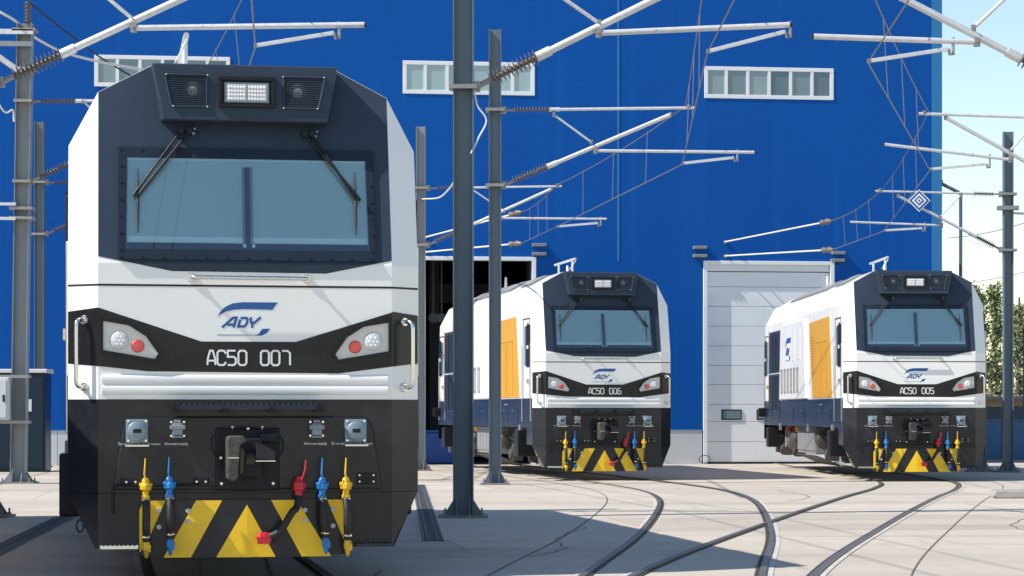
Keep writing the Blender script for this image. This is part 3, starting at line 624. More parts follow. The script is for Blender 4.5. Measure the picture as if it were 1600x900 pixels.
    # small facets beside the clusters
    for s in (-1, 1):
        P0 = [(-1.09*s if s == 1 else 1.09, 0)]
        q = MB(); a = [(U(252), Z(553)), (U(268), Z(549)), (U(264), Z(577)), (U(226), Z(572)), (U(240), Z(566))]
        a = [(x if s == -1 else -x+.012, z) for x, z in a]; front(q, a, .020); q.build('band_facet', 'band', r)
    # ---- handrails on the nose
    rail_bar('grab_rail', r, grab((U(295), 0, Z(434.5)), (U(475), 0, Z(435.5)), (0, -.085, 0), .05), .017, mounts=[((U(295), -.002, Z(434.5)), (0, -1, 0)), ((U(475), -.002, Z(435.5)), (0, -1, 0))])
    for s in (-1, 1):
        u0 = s*1.39; nrm = Vector((s*.633, -.774, 0)); p0 = Vector((u0, yf(u0, 2.2)-.004, Z(501))); p1 = Vector((u0, yf(u0, 2.)-.004, Z(605)))
        rail_bar('grab_rail', r, grab(p0, p1, nrm*.11, .06), .019, mounts=[(p0, nrm), (p1, nrm)])
    # ---- logo on the nose
    q = MB(); logo(q, fm(0.0005, .0015), U(382), Z(380+315/2.667), 1/2.667/179.2); q.build('front_emblem', 'logo', r)
    # ---- lower front
    ins = [(U(175), Z(764)), (U(190), Z(668)), (U(195), Z(655)), (U(208), Z(651)), (U(556), Z(651)), (U(571), Z(655)), (U(577), Z(668)), (U(592), Z(764))]
    front(MB(), [(u*1.012, z+.008*(1 if z > 1 else -1)) for u, z in ins], .008, .02).build('plate_groove_shade', 'rubber', r); front(MB(), ins, .030, .04).build('coupling_plate', 'black', r, bevel=.012)  # black rim puts the groove's shade round the plate into colour
    q = MB(); q.bb(U(270), U(492), -.20, -.02, Z(640), Z(632))
    for i in range(26): q.bb(U(272+i*8.5), U(276+i*8.5), -.205, -.02, Z(632), Z(629))
    st = q.build('front_step', 'navy', r); q = MB()
    for px in (270, 345, 418, 492): q.bb(U(px)-.035, U(px)+.035, -.20, .0, Z(643), Z(631)); [disc(q, (U(px)+k, -.20, Z(638)), .012, (0, -1, 0), .01, 8) for k in (-.02, .02)]
    q.build('step_bracket', 'matt', st, bevel=.004)
    for s in (-1, 1):
        c = U(211.5) if s == -1 else U(550.5); y0 = -.030
        so2 = MB().bb(c-.095, c+.095, y0-.05, y0, Z(692), Z(655)).build('multiple_unit_socket', 'sock', r, bevel=.012)
        q = MB(); q.lathe((c, y0-.05, Z(673)), (0, -1, 0), [(0, .085), (.05, .082), (.06, .07), (.062, .001)], 20); q.build('socket_lid', 'sock', so2, smooth=True)
        MB().bb(c-.035, c+.035, y0-.118, y0-.11, Z(676), Z(670)).build('lid_plate', 'matt', so2)
        MB().bb(c-.1, c+.1, y0-.14, y0-.0, Z(697), Z(694.5)).build('drip_ledge', 'steel', so2)
        q = MB(); [disc(q, (c+i*.075, y0-.05, Z(673)+j*.085), .012, (0, -1, 0), .012, 8) for i in (-1, 1) for j in (-1, 1)]; q.build('screw', 'chrome', so2, stuff=True)
        c = U(273.5) if s == -1 else U(489); es = MB().bb(c-.045, c+.045, y0-.09, y0, Z(680), Z(661)).build('ethernet_socket', 'sock', r, bevel=.012)
        q = MB(); q.bb(c-.066, c+.066, y0-.105, y0-.03, Z(671), Z(664)); q.bb(c-.03, c+.03, y0-.07, y0, Z(661), Z(656)); q.bb(c-.05, c+.05, y0-.08, y0, Z(684), Z(680.5)); q.build('socket_latch', 'under', es, bevel=.006)
        q = MB(); [disc(q, (c+i*.055, y0-.03, Z(670)+j*.06), .012, (0, -1, 0), .02, 8) for i in (-1, 1) for j in (-1, 1)]; q.build('screw', 'chrome', es, stuff=True)
    for px, tx in ((215, 'İki ve daha çox dartılı sistem'), (545, 'İki ve daha çox dartılı sistem'), (272, 'Ethernet başlığı'), (488, 'Ethernet başlığı')):
        print_text(tx, .031, (U(px), -.0325, Z(695)), (R(90), 0, 0), 'print', r, 'socket_lettering')
    # coupler
    q = MB(); q.bb(U(332), U(432), -.05, 0.05, Z(766), Z(668)); cb = q.build('coupler_pocket', 'matt', r, bevel=.02)
    q = MB(); q.bb(U(350), U(402), -.25, -.02, Z(744), Z(684)); hd = q.build('coupler_head', 'matt', r, bevel=.018)
    q = MB(); pr = [(346, 684), (350, 680), (372, 680), (377, 688), (366, 694), (363, 744), (356, 750), (346, 746)]
    q.prism([(U(a), -.50, Z(b_)) for a, b_ in pr], [(U(a), -.2, Z(b_)) for a, b_ in pr]); q.build('coupler_jaw', 'grime', hd, bevel=.014)
    MB().bb(U(347), U(364), -.506, -.49, Z(714.5), Z(713)).build('jaw_seam', 'steel', hd)
    q = MB(); q.prism([(U(365), -.42, Z(740)), (U(371), -.42, Z(736)), (U(374), -.42, Z(704)), (U(366), -.42, Z(694))], [(U(365), -.2, Z(740)), (U(375), -.2, Z(736)), (U(377), -.2, Z(704)), (U(366), -.2, Z(694))]); q.build('coupler_knuckle', 'wheel', hd, bevel=.006)
    q = MB(); q.tube([(U(376), -.28, Z(716)), (U(390), -.28, Z(716))], .05, 10); q.build('coupler_lock', 'grime', hd, smooth=True)
    q = MB(); pr = [(390, 717), (420, 719), (421, 704), (405, 694), (390, 690)]; q.prism([(U(a), -.46, Z(b_)) for a, b_ in pr], [(U(a), -.2, Z(b_)) for a, b_ in pr]); q.build('coupler_wing', 'black', hd, bevel=.012)
    q = MB(); pr = [(400, 691), (424, 691), (428, 674), (398, 678)]; q.prism([(U(a), -.16, Z(b_)) for a, b_ in pr], [(U(a), -.02, Z(b_)) for a, b_ in pr]); q.build('coupler_stay', 'matt', hd, bevel=.01)
    MB().bb(U(390), U(420), -.466, -.45, Z(719.6), Z(718)).build('coupler_edge', 'steel', hd)
    q = MB(); q.tube(spline([(U(340), -.07, Z(724)), (U(327), -.09, Z(700)), (U(330), -.1, Z(680)), (U(355), -.1, Z(669)), (U(400), -.1, Z(668)), (U(428), -.1, Z(676)), (U(438), -.09, Z(698)), (U(424), -.07, Z(724))], 6), .006, 6); q.build('release_cable', 'rubber', r, smooth=True)
    for px, py in ((340, 715), (358, 668), (382, 669), (404, 668), (422, 716), (341, 755), (421, 755)):
        q = MB(); disc(q, (U(px), -.05, Z(py)), .015, (0, -1, 0), .05, 8); q.build('coupler_bolt', 'steel', cb)
    q = MB(); q.bb(U(352), U(408), -.03, .0, Z(772), Z(768)); q.build('pocket_slot', 'rubber', cb)
    # pipe bracket, identity plate, small fittings
    q = MB(); q.tube([(U(175), -.06, Z(800)), (U(175), -.06, Z(759)), (U(178), -.06, Z(757)), (U(215), -.06, Z(757)), (U(335), -.06, Z(757))], .012, 8); q.build('air_pipe', 'matt', r, smooth=True)
    q = MB()
    for px in (198, 310): q.bb(U(px)-.07, U(px)+.07, -.05, -.0, Z(756), Z(746))
    q.build('pipe_clip', 'matt', r, bevel=.01); q = MB(); [disc(q, (U(px), -.05, Z(752)), .012, (0, -1, 0), .012, 8) for px in (195, 209, 303, 317)]; q.build('clip_bolt', 'steel', r, stuff=True)
    pl = MB().bb(U(552), U(584), -.04, -.0, Z(757), Z(739)).build('fixing_plate', 'matt', r, bevel=.005); q = MB(); [disc(q, (U(px), -.04, Z(py)), .010, (0, -1, 0), .01, 8) for px in (557, 579) for py in (743, 753)]; q.build('plate_bolt', 'steel', pl, stuff=True)
    # hoses
    def hose(px, top, bot, m, bx_=None):
        x = U(px); y = -.14; z0 = Z(top); bxp = bx_ or px+1; zb = Z(bot)
        pts = spline([(x, y, z0-.2), (x+.005, y-.05, z0-.3), (U((px+bxp)/2)+.0, y-.06, (z0-.25+zb)/2), (U(bxp), y-.04, zb+.12), (U(bxp), y-.03, zb+.06)], 5)
        h = MB().tube(pts, .034, 10).build('brake_hose', 'rubber', r, smooth=True)
        q = MB(); q.lathe((x, y, z0-.02), (0, 0, -1), [(0, .022), (.02, .034), (.05, .036), (.06, .050), (.10, .050), (.11, .030), (.15, .028), (.155, .038), (.18, .038)], 8); q.tube([(x, y, z0-.08), (x, .0, z0-.08)], .03, 10); q.tube([(x-.055, y, z0-.08), (x+.055, y, z0-.08)], .020, 8); q.build('angle_cock', m, h, bevel=.004)
        q = MB(); q.tube([(x+.0, y-.05, z0-.06), (x-.012, y-.06, z0+.02), (x-.004, y-.05, z0+.15)], [.010, .009, .007], 6); q.build('cock_handle', m, h)
        q = MB(); q.lathe(pts[-1]+Vector((0, 0, .015)), (0, 0, -1), [(0, .030), (.03, .030), (.05, .036), (.085, .034), (.1, .024), (.14, .018), (.16, .008)], 10); q.box(pts[-1]+Vector((.02, -.01, -.06)), (.035, .04, .06)); q.build('coupling_head', m, h)
        q = MB(); [q.lathe(p, (0, 0, -1), [(0, .036), (.002, .04), (.018, .04), (.02, .036)], 12) for p in (pts[0], pts[-1]+Vector((0, 0, .05)))]; q.build('hose_clip', 'chrome', h, stuff=True)
    hose(224.5, 742, 854, 'yel_v'); hose(261, 740, 850, 'blue_v'); hose(497, 742, 850, 'blue_v', 502); hose(534, 742, 854, 'yel_v', 536)
    x = U(460); z0 = Z(745); y = -.14
    pts = spline([(x, y, z0-.16), (x-.02, y-.05, z0-.26), (U(448), y-.1, Z(800)), (U(430), y-.1, Z(828)), (U(412), y-.06, Z(838))], 5); h = MB().tube(pts, .032, 10).build('brake_hose', 'rubber', r, smooth=True)
    q = MB(); q.lathe((x, y, z0+.0), (0, 0, -1), [(0, .028), (.02, .04), (.05, .055), (.11, .055), (.12, .04), (.16, .036)], 8); q.tube([(x, y, z0-.07), (x, 0, z0-.07)], .035, 10); q.tube([(x-.04, y, z0-.07), (x+.06, y, z0-.07)], .03, 8); q.build('angle_cock', 'red_v', h, bevel=.004)
    MB().tube([(x+.02, y-.05, z0-.03), (x+.05, y-.06, z0+.06), (x+.06, y-.05, z0+.15)], .008, 6).build('cock_handle', 'red_v', h)
    q = MB(); q.lathe(pts[-1]+Vector((.03, 0, 0)), (-1, 0, .05), [(0, .035), (.06, .045), (.1, .04), (.13, .02)], 10); q.box(pts[-1]+Vector((-.04, -.02, -.03)), (.11, .05, .05)); q.build('coupling_head', 'red_v', h)
    MB().bb(U(413), U(425), -.16, -.10, Z(846), Z(832)).build('hose_rest', 'matt', h)
    # hazard plough
    yp = lambda u: -.09+.05*abs(u)
    pz0, pz1 = .20, .70
    pl_ = [(-.925, .30), (-.905, .22), (-.5, .2), (.5, .2), (.895, .22), (.915, .30), (.915, .63), (.895, .68), (.84, .70), (-.84, .70), (-.90, .68), (-.925, .63)]
    q = MB()
    for hlf in (True, False):
        p = clip(pl_, 0, 0.0, hlf); q.prism([(u, yp(u), z) for u, z in p], [(u, yp(u)+.05, z) for u, z in p])
    pw = q.build('hazard_plough', 'black', r)
    def haz(pts):
        m = MB(); pts = [(U(x), Z(y_)) for x, y_ in pts]
        for hlf in (True, False):
            p = clip(pts, 0, 0.0, hlf)
            if len(p) > 2: m.prism([(u, yp(u)-.003, z) for u, z in p], [(u, yp(u)+.01, z) for u, z in p])
        m.build('hazard_stripe', 'plow_y', pw)
    haz([(380.5, 788), (425, 869.5), (333, 869.5)]); haz([(302, 781), (342, 781), (294, 869.5), (252, 869.5)]); haz([(418, 781), (458, 781), (512, 869.5), (466, 869.5)])
    haz([(220, 785), (229, 781), (255, 781), (228, 843), (215, 862), (215, 796)]); haz([(506, 781), (534, 781), (542, 787), (543, 796), (543, 862), (533, 846)])
    for px, py in ((245, 796), (245, 822), (290, 797), (290, 813), (471, 797), (471, 813), (515, 796), (515, 822)):
        q = MB(); disc(q, (U(px), yp(U(px))-.004, Z(py)), .022, (0, -1, 0), .012, 12); q.build('plough_bolt', 'cabinet', pw, smooth=True)
    for s in (-1, 1):
        c = U(184) if s == -1 else U(580); q = MB(); q.bb(c-.16, c+.16, -.14, .05, .285, .31)
        for k in range(9): q.lathe((c-.15+k*.0375, -.14, .305), (0, 1, 0), [(0, .014), (.19, .014)], 8)
        q.build('shunter_step', 'steel' if s == -1 else 'navy', r, smooth=True)
    MB().tube([(U(124)+.03*cos(a*pi/6), .25, Z(822)+.055*sin(a*pi/6)) for a in range(12)], .008, 6, True).build('lashing_ring', 'matt', r)
    MB().bb(-1.1, 1.1, .05, .9, .33, .76).build('nose_underside', 'matt', r)
    # ---- sides
    for s in (-1, 1):
        X = s*UM
        def sd(mb, poly, off=.004, back=.03):
            mb.prism([(X+s*off, y, z) for y, z in poly], [(X+s*(off-back), y, z) for y, z in poly]); return mb
        fy = lambda z: .212+max(0, z-ZK)*.276
        sd(MB(), [(.214, 1.14), (LEN-.214, 1.14), (LEN-.214, 1.78), (.214, 1.78)], .006).build('side_skirt', 'navy', r)
        sd(MB(), [(1.75, 1.802), (4.85, 1.802), (5.4, 3.58), (2.2, 3.62)], .012).build('yellow_panel', 'yellow', r, bevel=.004)
        for k, (y0, y1, z0, z1) in enumerate(((2.55, 3.3, 1.86, 3.1), (3.5, 4.25, 1.86, 3.1))):
            q = MB()
            for t in range(2): q.bb(X+s*.012, X+s*.022, y0+t*(y1-y0)-.012, y0+t*(y1-y0)+.012, z0, z1)
            q.bb(X+s*.012, X+s*.022, y0+.013, y1-.013, z1-.024, z1); q.build('panel_moulding', 'yellow', r)
        fl = sd(MB(), [(4.4, 2.35), (5.02, 2.35), (5.25, 3.3), (4.55, 3.3)], .016).build('filter_grille', 'yellow', r); q = MB()
        for k in range(14): z = 2.4+k*.063; q.bb(X+s*.014, X+s*.028, 4.5+k*.006, 4.98+k*.015, z, z+.02)
        q.build('filter_slat', 'yellow', fl, stuff=True)
        # raised equipment bay with slots and emblem
        bay = sd(MB(), [(5.7, 1.80), (10.6, 1.80), (10.35, 3.70), (5.95, 3.70)], .06, .08).build('equipment_bay', 'white', r, bevel=.02)
        for k in range(6):
            y = 7.05+k*.6; q = MB(); pts = [(y-.11, 1.98), (y+.11, 1.98), (y+.11, 2.55), (y-.11, 2.55)]
            ribbon(q, pts, .05, lambda a, b_, t: (X+s*(.062+.012*t), a, b_), True); q.build('louvre_rim', 'under', bay)
        q = MB(); logo(q, lambda a, b_, t: (X+s*(.063+.004*t), (8.8-a if s == -1 else 8.8+a), b_), 0, 3.05, 1.02/250); q.build('side_emblem', 'logo', bay)
        for k, (pp, nm) in enumerate((([(10.75, 2.52), (13.1, 2.52), (13.0, 3.6), (10.45, 3.6)], 'cooling_grille'), ([(10.85, 1.5), (13.1, 1.5), (13.1, 2.48), (10.75, 2.48)], 'cooling_grille'))):
            gp = sd(MB(), pp, .02).build(nm, 'slate', r, bevel=.005); q = MB(); z = pp[0][1]+.05
            while z < pp[2][1]-.06: q.bb(X+s*.018, X+s*.034, 11.0, 12.95, z, z+.022); z += .07
            q.build('grille_slat', 'matt', gp, stuff=True)
            for yy in (11.55, 12.25): MB().bb(X+s*.03, X+s*.045, yy-.02, yy+.02, pp[0][1]+.03, pp[2][1]-.03).build('grille_post', 'slate', gp)
        sd(MB(), [(13.13, 1.78), (13.24, 1.78), (13.14, 3.62), (13.03, 3.62)], .014).build('yellow_stripe', 'yellow', r)
        # cab doors
        for k, (y0, y1) in enumerate(((.48, 1.30), (LEN-1.30, LEN-.48))):
            q = MB(); ribbon(q, [(y0, 1.25), (y1, 1.25), (y1, 3.52), (y0, 3.52)], .02, lambda a, b_, t: (X+s*(.004+.006*t), a, b_), True); dg = q.build('cab_door_seal', 'matt', r)
            sd(MB(), [(y0+.16, 2.5), (y1-.16, 2.5), (y1-.16, 3.36), (y0+.16, 3.36)], .012).build('door_window', 'pane', dg, bevel=.01)
            MB().bb(X+s*.008, X+s*.05, y0+.1, y0+.16, 2.1, 2.2).build('door_handle', 'steel', dg)
            for yy in (y0-.11, y1+.11):
                rail_bar('door_handrail', r, grab((X-s*.01, yy, 1.28), (X-s*.01, yy, 2.95), (s*.022, 0, 0), .02), .012)
            ym = y0+.18 if k == 0 else y1-.18; mo = MB().bb(X-s*.020, X+s*.026, ym-.22, ym+.22, 2.46, 3.38).build('side_mirror', 'matt', r, bevel=.025)
            MB().bb(X-s*.002, X+s*.03, ym-.02, ym+.02, 3.345, 3.42).build('mirror_arm', 'matt', mo); MB().bb(X+s*.024, X+s*.029, ym-.09, ym+.09, 2.86, 2.93).build('mirror_tag', 'print', mo)
            for z in (.74, 1.0): MB().bb(X-s*.34, X-s*.14, y0+.05, y1-.05, z, z+.03).build('cab_step', 'matt', r)
        MB().bb(X-s*.35, X+s*.10, 1.45, 1.95, .50, 1.08).build('sand_box', 'matt', r, bevel=.02); MB().bb(X-s*.35, X+s*.10, LEN-1.95, LEN-1.45, .56, 1.08).build('sand_box', 'matt', r, bevel=.02)
        q = MB(); q.lathe((X-s*.05, 1.7, 1.08), (0, 0, 1), [(0, .05), (.03, .05), (.035, .03)], 10); q.build('sand_cap', 'under', r)
        MB().bb(X+s*.0, X+s*.2, LEN-.62, LEN-.5, 1.36, 1.6).build('tail_lamp_box', 'matt', r, bevel=.02)
        # writing on the skirt and by the door
        for yy, z, tx, sz in ((6.9, 1.5, 'AC50', .10), (3.5, 1.62, '• • •   • • •', .10)):
            print_text(tx, sz, (X+s*.0085, yy, z), (R(90), 0, R(-90 if s == -1 else 90)), 'print', r, 'skirt_lettering')
        q = MB()
        for k in range(10): disc(q, (X+s*.006, 2.0+k*.35, 1.72), .018, (s, 0, 0), .012, 8)
        q.build('skirt_bolt', 'matt', r, stuff=True)
        for y0, y1 in ((2.0, 3.1), (3.2, 4.3), (6.2, 7.4), (8.2, 9.4), (11.0, 12.4)):
            hp_ = MB().bb(X+s*.004, X+s*.014, y0, y1, 1.24, 1.58).build('skirt_hatch', 'navy', r, bevel=.004); MB().bb(X+s*.013, X+s*.022, (y0+y1)/2-.06, (y0+y1)/2+.06, 1.50, 1.53).build('hatch_latch', 'steel', hp_)
        for yy in (1.58, 5.5, 10.65): MB().bb(X-s*.02, X+s*.05, yy-.06, yy+.06, 1.02, 1.2).build('lifting_lug', 'under', r, bevel=.01)
        for yy in (6.6, 7.6): MB().bb(X+s*.055, X+s*.066, yy, yy+.5, 2.75, 3.5).build('bay_hatch', 'white', r, bevel=.006)
        for yy in (1.6, 5.4, 10.7, 13.28):
            sd(MB(), [(yy, 1.8), (yy+.014, 1.8), (yy+.014, 3.78), (yy, 3.78)], .002).build('panel_seam', 'under', r)
        # roof grilles lying on the shoulder slope
        for y0, y1 in ((2.0, 3.2), (4.6, 6.6), (6.8, 8.8), (9.0, 11.0)):
            def rp(y, t, o): u = 1.24+( .84-1.24)*t; z = 4.28+(4.53-4.28)*((UF-u)/(UF-.815)); return (s*(u+.458*o), y, z+.889*o)
            q = MB(); q.prism([rp(y0, 0, .0), rp(y1, 0, .0), rp(y1, 1, .0), rp(y0, 1, .0)], [rp(y0, 0, .03), rp(y1, 0, .03), rp(y1, 1, .03), rp(y0, 1, .03)]); go = q.build('roof_grille', 'roofgrey', r); q = MB(); k = y0+.05
            while k < y1-.05: q.prism([rp(k, .05, .03), rp(k+.05, .05, .03), rp(k+.05, .95, .03), rp(k, .95, .03)], [rp(k, .05, .045), rp(k+.02, .05, .05), rp(k+.02, .95, .05), rp(k, .95, .045)]); k += .12
            q.build('roof_grille_slat', 'under', go, stuff=True)
    # ---- roof gear
    MB().bb(-.7, .7, 3.2, 12.2, 4.528, 4.60).build('roof_hatch', 'roofgrey', r, bevel=.02)
    u = -.50
    for yy in (.95, 2.5): rail_bar('roof_post', r, [(u, yy, 4.52), (u, yy, 4.80)], .024, 'galv')
    rail_bar('roof_bar', r, [(u, .62, 4.83), (u, 2.95, 4.83)], .026, 'galv')
    MB().tube(spline([(u+.05, .95, 4.53), (u-.09, .85, 4.58), (u-.05, .7, 4.68), (u+.01, .62, 4.79)], 6), .009, 6).build('roof_cable', 'cable_w', r, smooth=True)
    MB().bb(-.72, -.52, .75, .95, 4.53, 4.56).build('antenna_base', 'matt', r)
    q = MB(); q.lathe((.04, 4.2, 4.6), (0, 0, 1), [(0, .05), (.05, .05), (.06, .03), (.28, .03), (.30, .015)], 10); q.build('antenna', 'white', r, smooth=True)
    q = MB(); q.lathe((-.5, 9.5, 4.5), (0, 0, 1), [(0, .04), (.4, .03), (.42, .01)], 8); q.build('antenna', 'white', r)
    # ---- under the frame
    MB().bb(-.88, .88, .95, LEN-.95, .55, 1.15).build('underframe', 'grime', r)
    for yc in (3.15, LEN-3.15):
        for s in (-1, 1):
            q = MB(); q.prism([(s*1.0, yc-1.75, .62), (s*1.0, yc-.55, .50), (s*1.0, yc+.55, .50), (s*1.0, yc+1.75, .62), (s*1.0, yc+1.75, .80), (s*1.0, yc+.5, .72), (s*1.0, yc-.5, .72), (s*1.0, yc-1.75, .80)],
                              [(s*1.14, yc-1.75, .62), (s*1.14, yc-.55, .50), (s*1.14, yc+.55, .50), (s*1.14, yc+1.75, .62), (s*1.14, yc+1.75, .80), (s*1.14, yc+.5, .72), (s*1.14, yc-.5, .72), (s*1.14, yc-1.75, .80)]); bg_ = q.build('bogie_frame', 'grime', r, bevel=.02)
            for dy in (-1.25, 1.25):
                q = MB(); q.bb(s*1.0, s*1.24, yc+dy-.17, yc+dy+.17, .35, .67); q.lathe((s*1.24, yc+dy, .5), (s, 0, 0), [(0, .13), (.05, .13), (.07, .09), (.075, .001)], 14); q.build('axle_box', 'grime', bg_, bevel=.015)
                q = MB()
                for e_ in (-.32, .32): q.lathe((s*1.12, yc+dy+e_, .60), (0, 0, 1), [(i*.03, .075 if i % 2 else .058) for i in range(14)], 10)
                q.build('suspension_spring', 'grime', bg_, smooth=True)
                q = MB(); q.lathe((s*.70, yc+dy, .5), (s, 0, 0), [(0, .3), (.0, .53), (.03, .53), (.035, .50), (.13, .495), (.131, .42), (.10, .40), (.09, .18), (.15, .16), (.20, .10), (.21, .001)], 28); q.build('wheel', 'wheel', r, smooth=True)
            q = MB(); q.tube([(s*1.2, yc-.5, .75), (s*1.2, yc+.2, 1.05)], .045, 8); q.tube([(s*1.2, yc+.15, .6), (s*1.2, yc+.15, 1.12)], .055, 8); q.tube([(s*1.22, yc+.55, .58), (s*1.22, yc+.55, 1.1)], .05, 8); q.build('damper', 'under', bg_, smooth=True)
            q = MB(); q.tube(spline([(s*1.25, yc-1.6, 1.12), (s*1.3, yc-1.2, .85), (s*1.25, yc-.6, .8), (s*1.2, yc-.2, 1.0)], 5), .022, 6); q.tube(spline([(s*1.25, yc+1.6, 1.12), (s*1.3, yc+1.2, .9), (s*1.25, yc+.8, .85)], 5), .022, 6); q.build('bogie_hose', 'rubber', bg_, smooth=True)
    for s in (-1, 1):
        tb = MB().bb(s*.85, s*1.36, 5.6, 8.7, .48, 1.12).build('battery_box', 'under', r, bevel=.02)
        for k in range(6): MB().bb(s*1.36, s*1.385, 5.68+k*.5, 6.1+k*.5, .56, 1.06).build('battery_door', 'under', tb, bevel=.01)
        q = MB(); q.prism([(s*1.36, 5.5, .46), (s*1.36, 8.8, .46), (s*.8, 8.8, .24), (s*.8, 5.5, .24)], [(s*1.36, 5.5, .43), (s*1.36, 8.8, .43), (s*.8, 8.8, .2), (s*.8, 5.5, .2)]); q.build('deflector_tray', 'grime', r)
        q = MB(); q.lathe((s*1.15, 9.0, .80), (0, 1, 0), [(0, .05), (.03, .24), (.08, .28), (.9, .28), (.95, .24), (.98, .05)], 16); q.build('air_reservoir', 'grime', r, smooth=True)
        q = MB(); q.lathe((s*1.18, 5.0, .82), (0, 1, 0), [(0, .05), (.03, .2), (.06, .22), (.4, .22), (.44, .18), (.46, .05)], 16); q.build('air_reservoir', 'grime', r, smooth=True)
        q = MB(); q.lathe((s*1.36, 8.85, 1.12), (0, 0, -1), [(0, .05), (.04, .06), (.1, .05), (.13, .02)], 8); q.build('drain_cock', 'yel_v' if s == -1 else 'blue_v', r)
        q = MB(); q.lathe((s*1.36, 10.2, 1.1), (0, 0, -1), [(0, .05), (.04, .06), (.1, .05), (.13, .02)], 8); q.build('drain_cock', 'red_v', r)
    MB().bb(-1.2, 1.2, LEN-.6, LEN-.05, .4, 1.15).build('rear_underside', 'matt', r)
    # ---- rear end in outline
    m3 = MB(); front(m3, [(-1.1, 2.82), (1.1, 2.82), (1.1, 3.72), (-1.1, 3.72)], .02); MB().add([(x, LEN-y_, z) for x, y_, z in m3.v], [f[::-1] for f in m3.f]).build('rear_windscreen', 'pane', r)
    m3 = MB(); front(m3, [(-UM, .762), (UM, .762), (UM, 1.572), (-UM, 1.572)], .005); MB().add([(x, LEN-y_, z) for x, y_, z in m3.v], [f[::-1] for f in m3.f]).build('rear_lower_panel', 'black', r)
    return r

loco = make_loco()
p6 = copy_tree(loco); p5 = copy_tree(loco)
GL = 'electric locomotives parked in the yard'
Y6, Y5 = R(10), R(0.95)
p4 = copy_tree(loco)
loco.location = (-2.315, 21.2, 0); loco.rotation_euler = (0, 0, Y7); number(loco, 'AC50 007')
p6.location = (1.985, 52.6, 0); p6.rotation_euler = (0, 0, Y6); number(p6, 'AC50 006')
p5.location = (8.64, 52.0, 0); p5.rotation_euler = (0, 0, Y5); number(p5, 'AC50 005')
p4.location = (-7.55, 18.9, 0); p4.rotation_euler = (0, 0, Y7)
tag(p4, 'white locomotive without number just beyond the left edge, throwing shade over the foreground', 'locomotive', GL)
tag(loco, 'large white and navy locomotive numbered AC50 007 filling the left foreground', 'locomotive', GL)
tag(p6, 'white locomotive numbered AC50 006 coming out of the dark doorway', 'locomotive', GL)
tag(p5, 'white locomotive numbered AC50 005 parked before the closed pale door', 'locomotive', GL)

# ------------------------------------------------------------------ masts of the overhead line
def mast(px, d, wdt, top, label, m='mast', lean=0.0, name='overhead_line_mast', group='masts of the overhead line'):
    b = Vector(((px-CX)/F*d, d, 0)); r = empty(name, b); tag(r, label, 'mast', group); r.rotation_euler = (0, lean, 0)
    t = 0.016; dep = wdt*0.9
    q = MB(); q.bb(-wdt/2, -wdt/2+t, -dep/2, dep/2, .02, top); q.bb(wdt/2-t, wdt/2, -dep/2, dep/2, .02, top); q.bb(-wdt/2+t-.001, wdt/2-t+.001, -.008, .008, .02, top-.002); q.build('post', m, r)
    q = MB(); q.bb(-wdt*1.2, wdt*1.2, -wdt*1.05, wdt*1.05, 0, .035); bp = q.build('base_plate', 'base', r, bevel=.004)
    for sx in (-1, 1):
        for yy in (-dep*.42, 0, dep*.42): MB().prism([(sx*wdt/2, yy-.008, .03), (sx*wdt*.98, yy-.008, .03), (sx*wdt*.9, yy-.008, .06), (sx*wdt*.5, yy-.008, .24)], [(sx*wdt/2, yy+.008, .03), (sx*wdt*.98, yy+.008, .03), (sx*wdt*.9, yy+.008, .06), (sx*wdt*.5, yy+.008, .24)]).build('gusset', m, bp)
        MB().prism([(sx*wdt*.3, -dep*.5, .03), (sx*wdt*.3, -wdt*.98, .03), (sx*wdt*.3, -dep*.5, .3)], [(sx*wdt*.34, -dep*.5, .03), (sx*wdt*.34, -wdt*.98, .03), (sx*wdt*.34, -dep*.5, .3)]).build('gusset', m, bp)
    q = MB()
    for sx in (-1, 1):
        for sy in (-1, 1): q.lathe((sx*wdt*.9, sy*wdt*.9, .03), (0, 0, 1), [(0, .03), (.03, .03), (.031, .015), (.09, .015)], 6)
    q.build('anchor_bolt', 'base', bp, stuff=True); return r
def shed(mb, a, b, r0, r1, n):
    d = (b-a); L = d.length; prof = [(0, r0)]
    for i in range(n): t = L*(i+.5)/n; prof += [(t-.22*L/n, r0), (t, r1), (t+.05*L/n, r1), (t+.12*L/n, r0)]
    mb.lathe(a, d, prof+[(L, r0)], 12)
def arm_tube(r, a, b, ins, rad, name, d, web=None):
    """tube from the post (a) to its tip (b) with a ribbed insulator of length ins near the post"""
    L = (b-a).length; u = (b-a).normalized()
    q = MB(); q.tube([a, a+u*.25], rad*.8, 8); q.box(a+u*.03, (.10, .12, .14)); q.build('hinge_bracket', 'clamp', r)
    q = MB(); shed(q, a+u*.22, a+u*(.22+ins), rad*.75, rad*2.3, 12); q.build('insulator', 'insul', r, smooth=True)
    q = MB(); q.tube([a+u*(.2+ins), a+u*(.42+ins)], rad*1.35, 12); q.tube([a+u*(.38+ins), b], rad, 12); o = q.build(name, 'galv', r, smooth=True)
    MB().tube([b-u*.002, b+u*.03], rad*1.02, 12).build('end_cap', 'rubber', o); return o
def clampat(r, p, s=.055): m = MB(); m.box(p, (s*1.3, s*1.6, s*2.0)); m.lathe(p+Vector((0, -s*.75, 0)), (0, -1, 0), [(0, s*.35), (.05, s*.35)], 6); m.build('clamp', 'clamp', r)
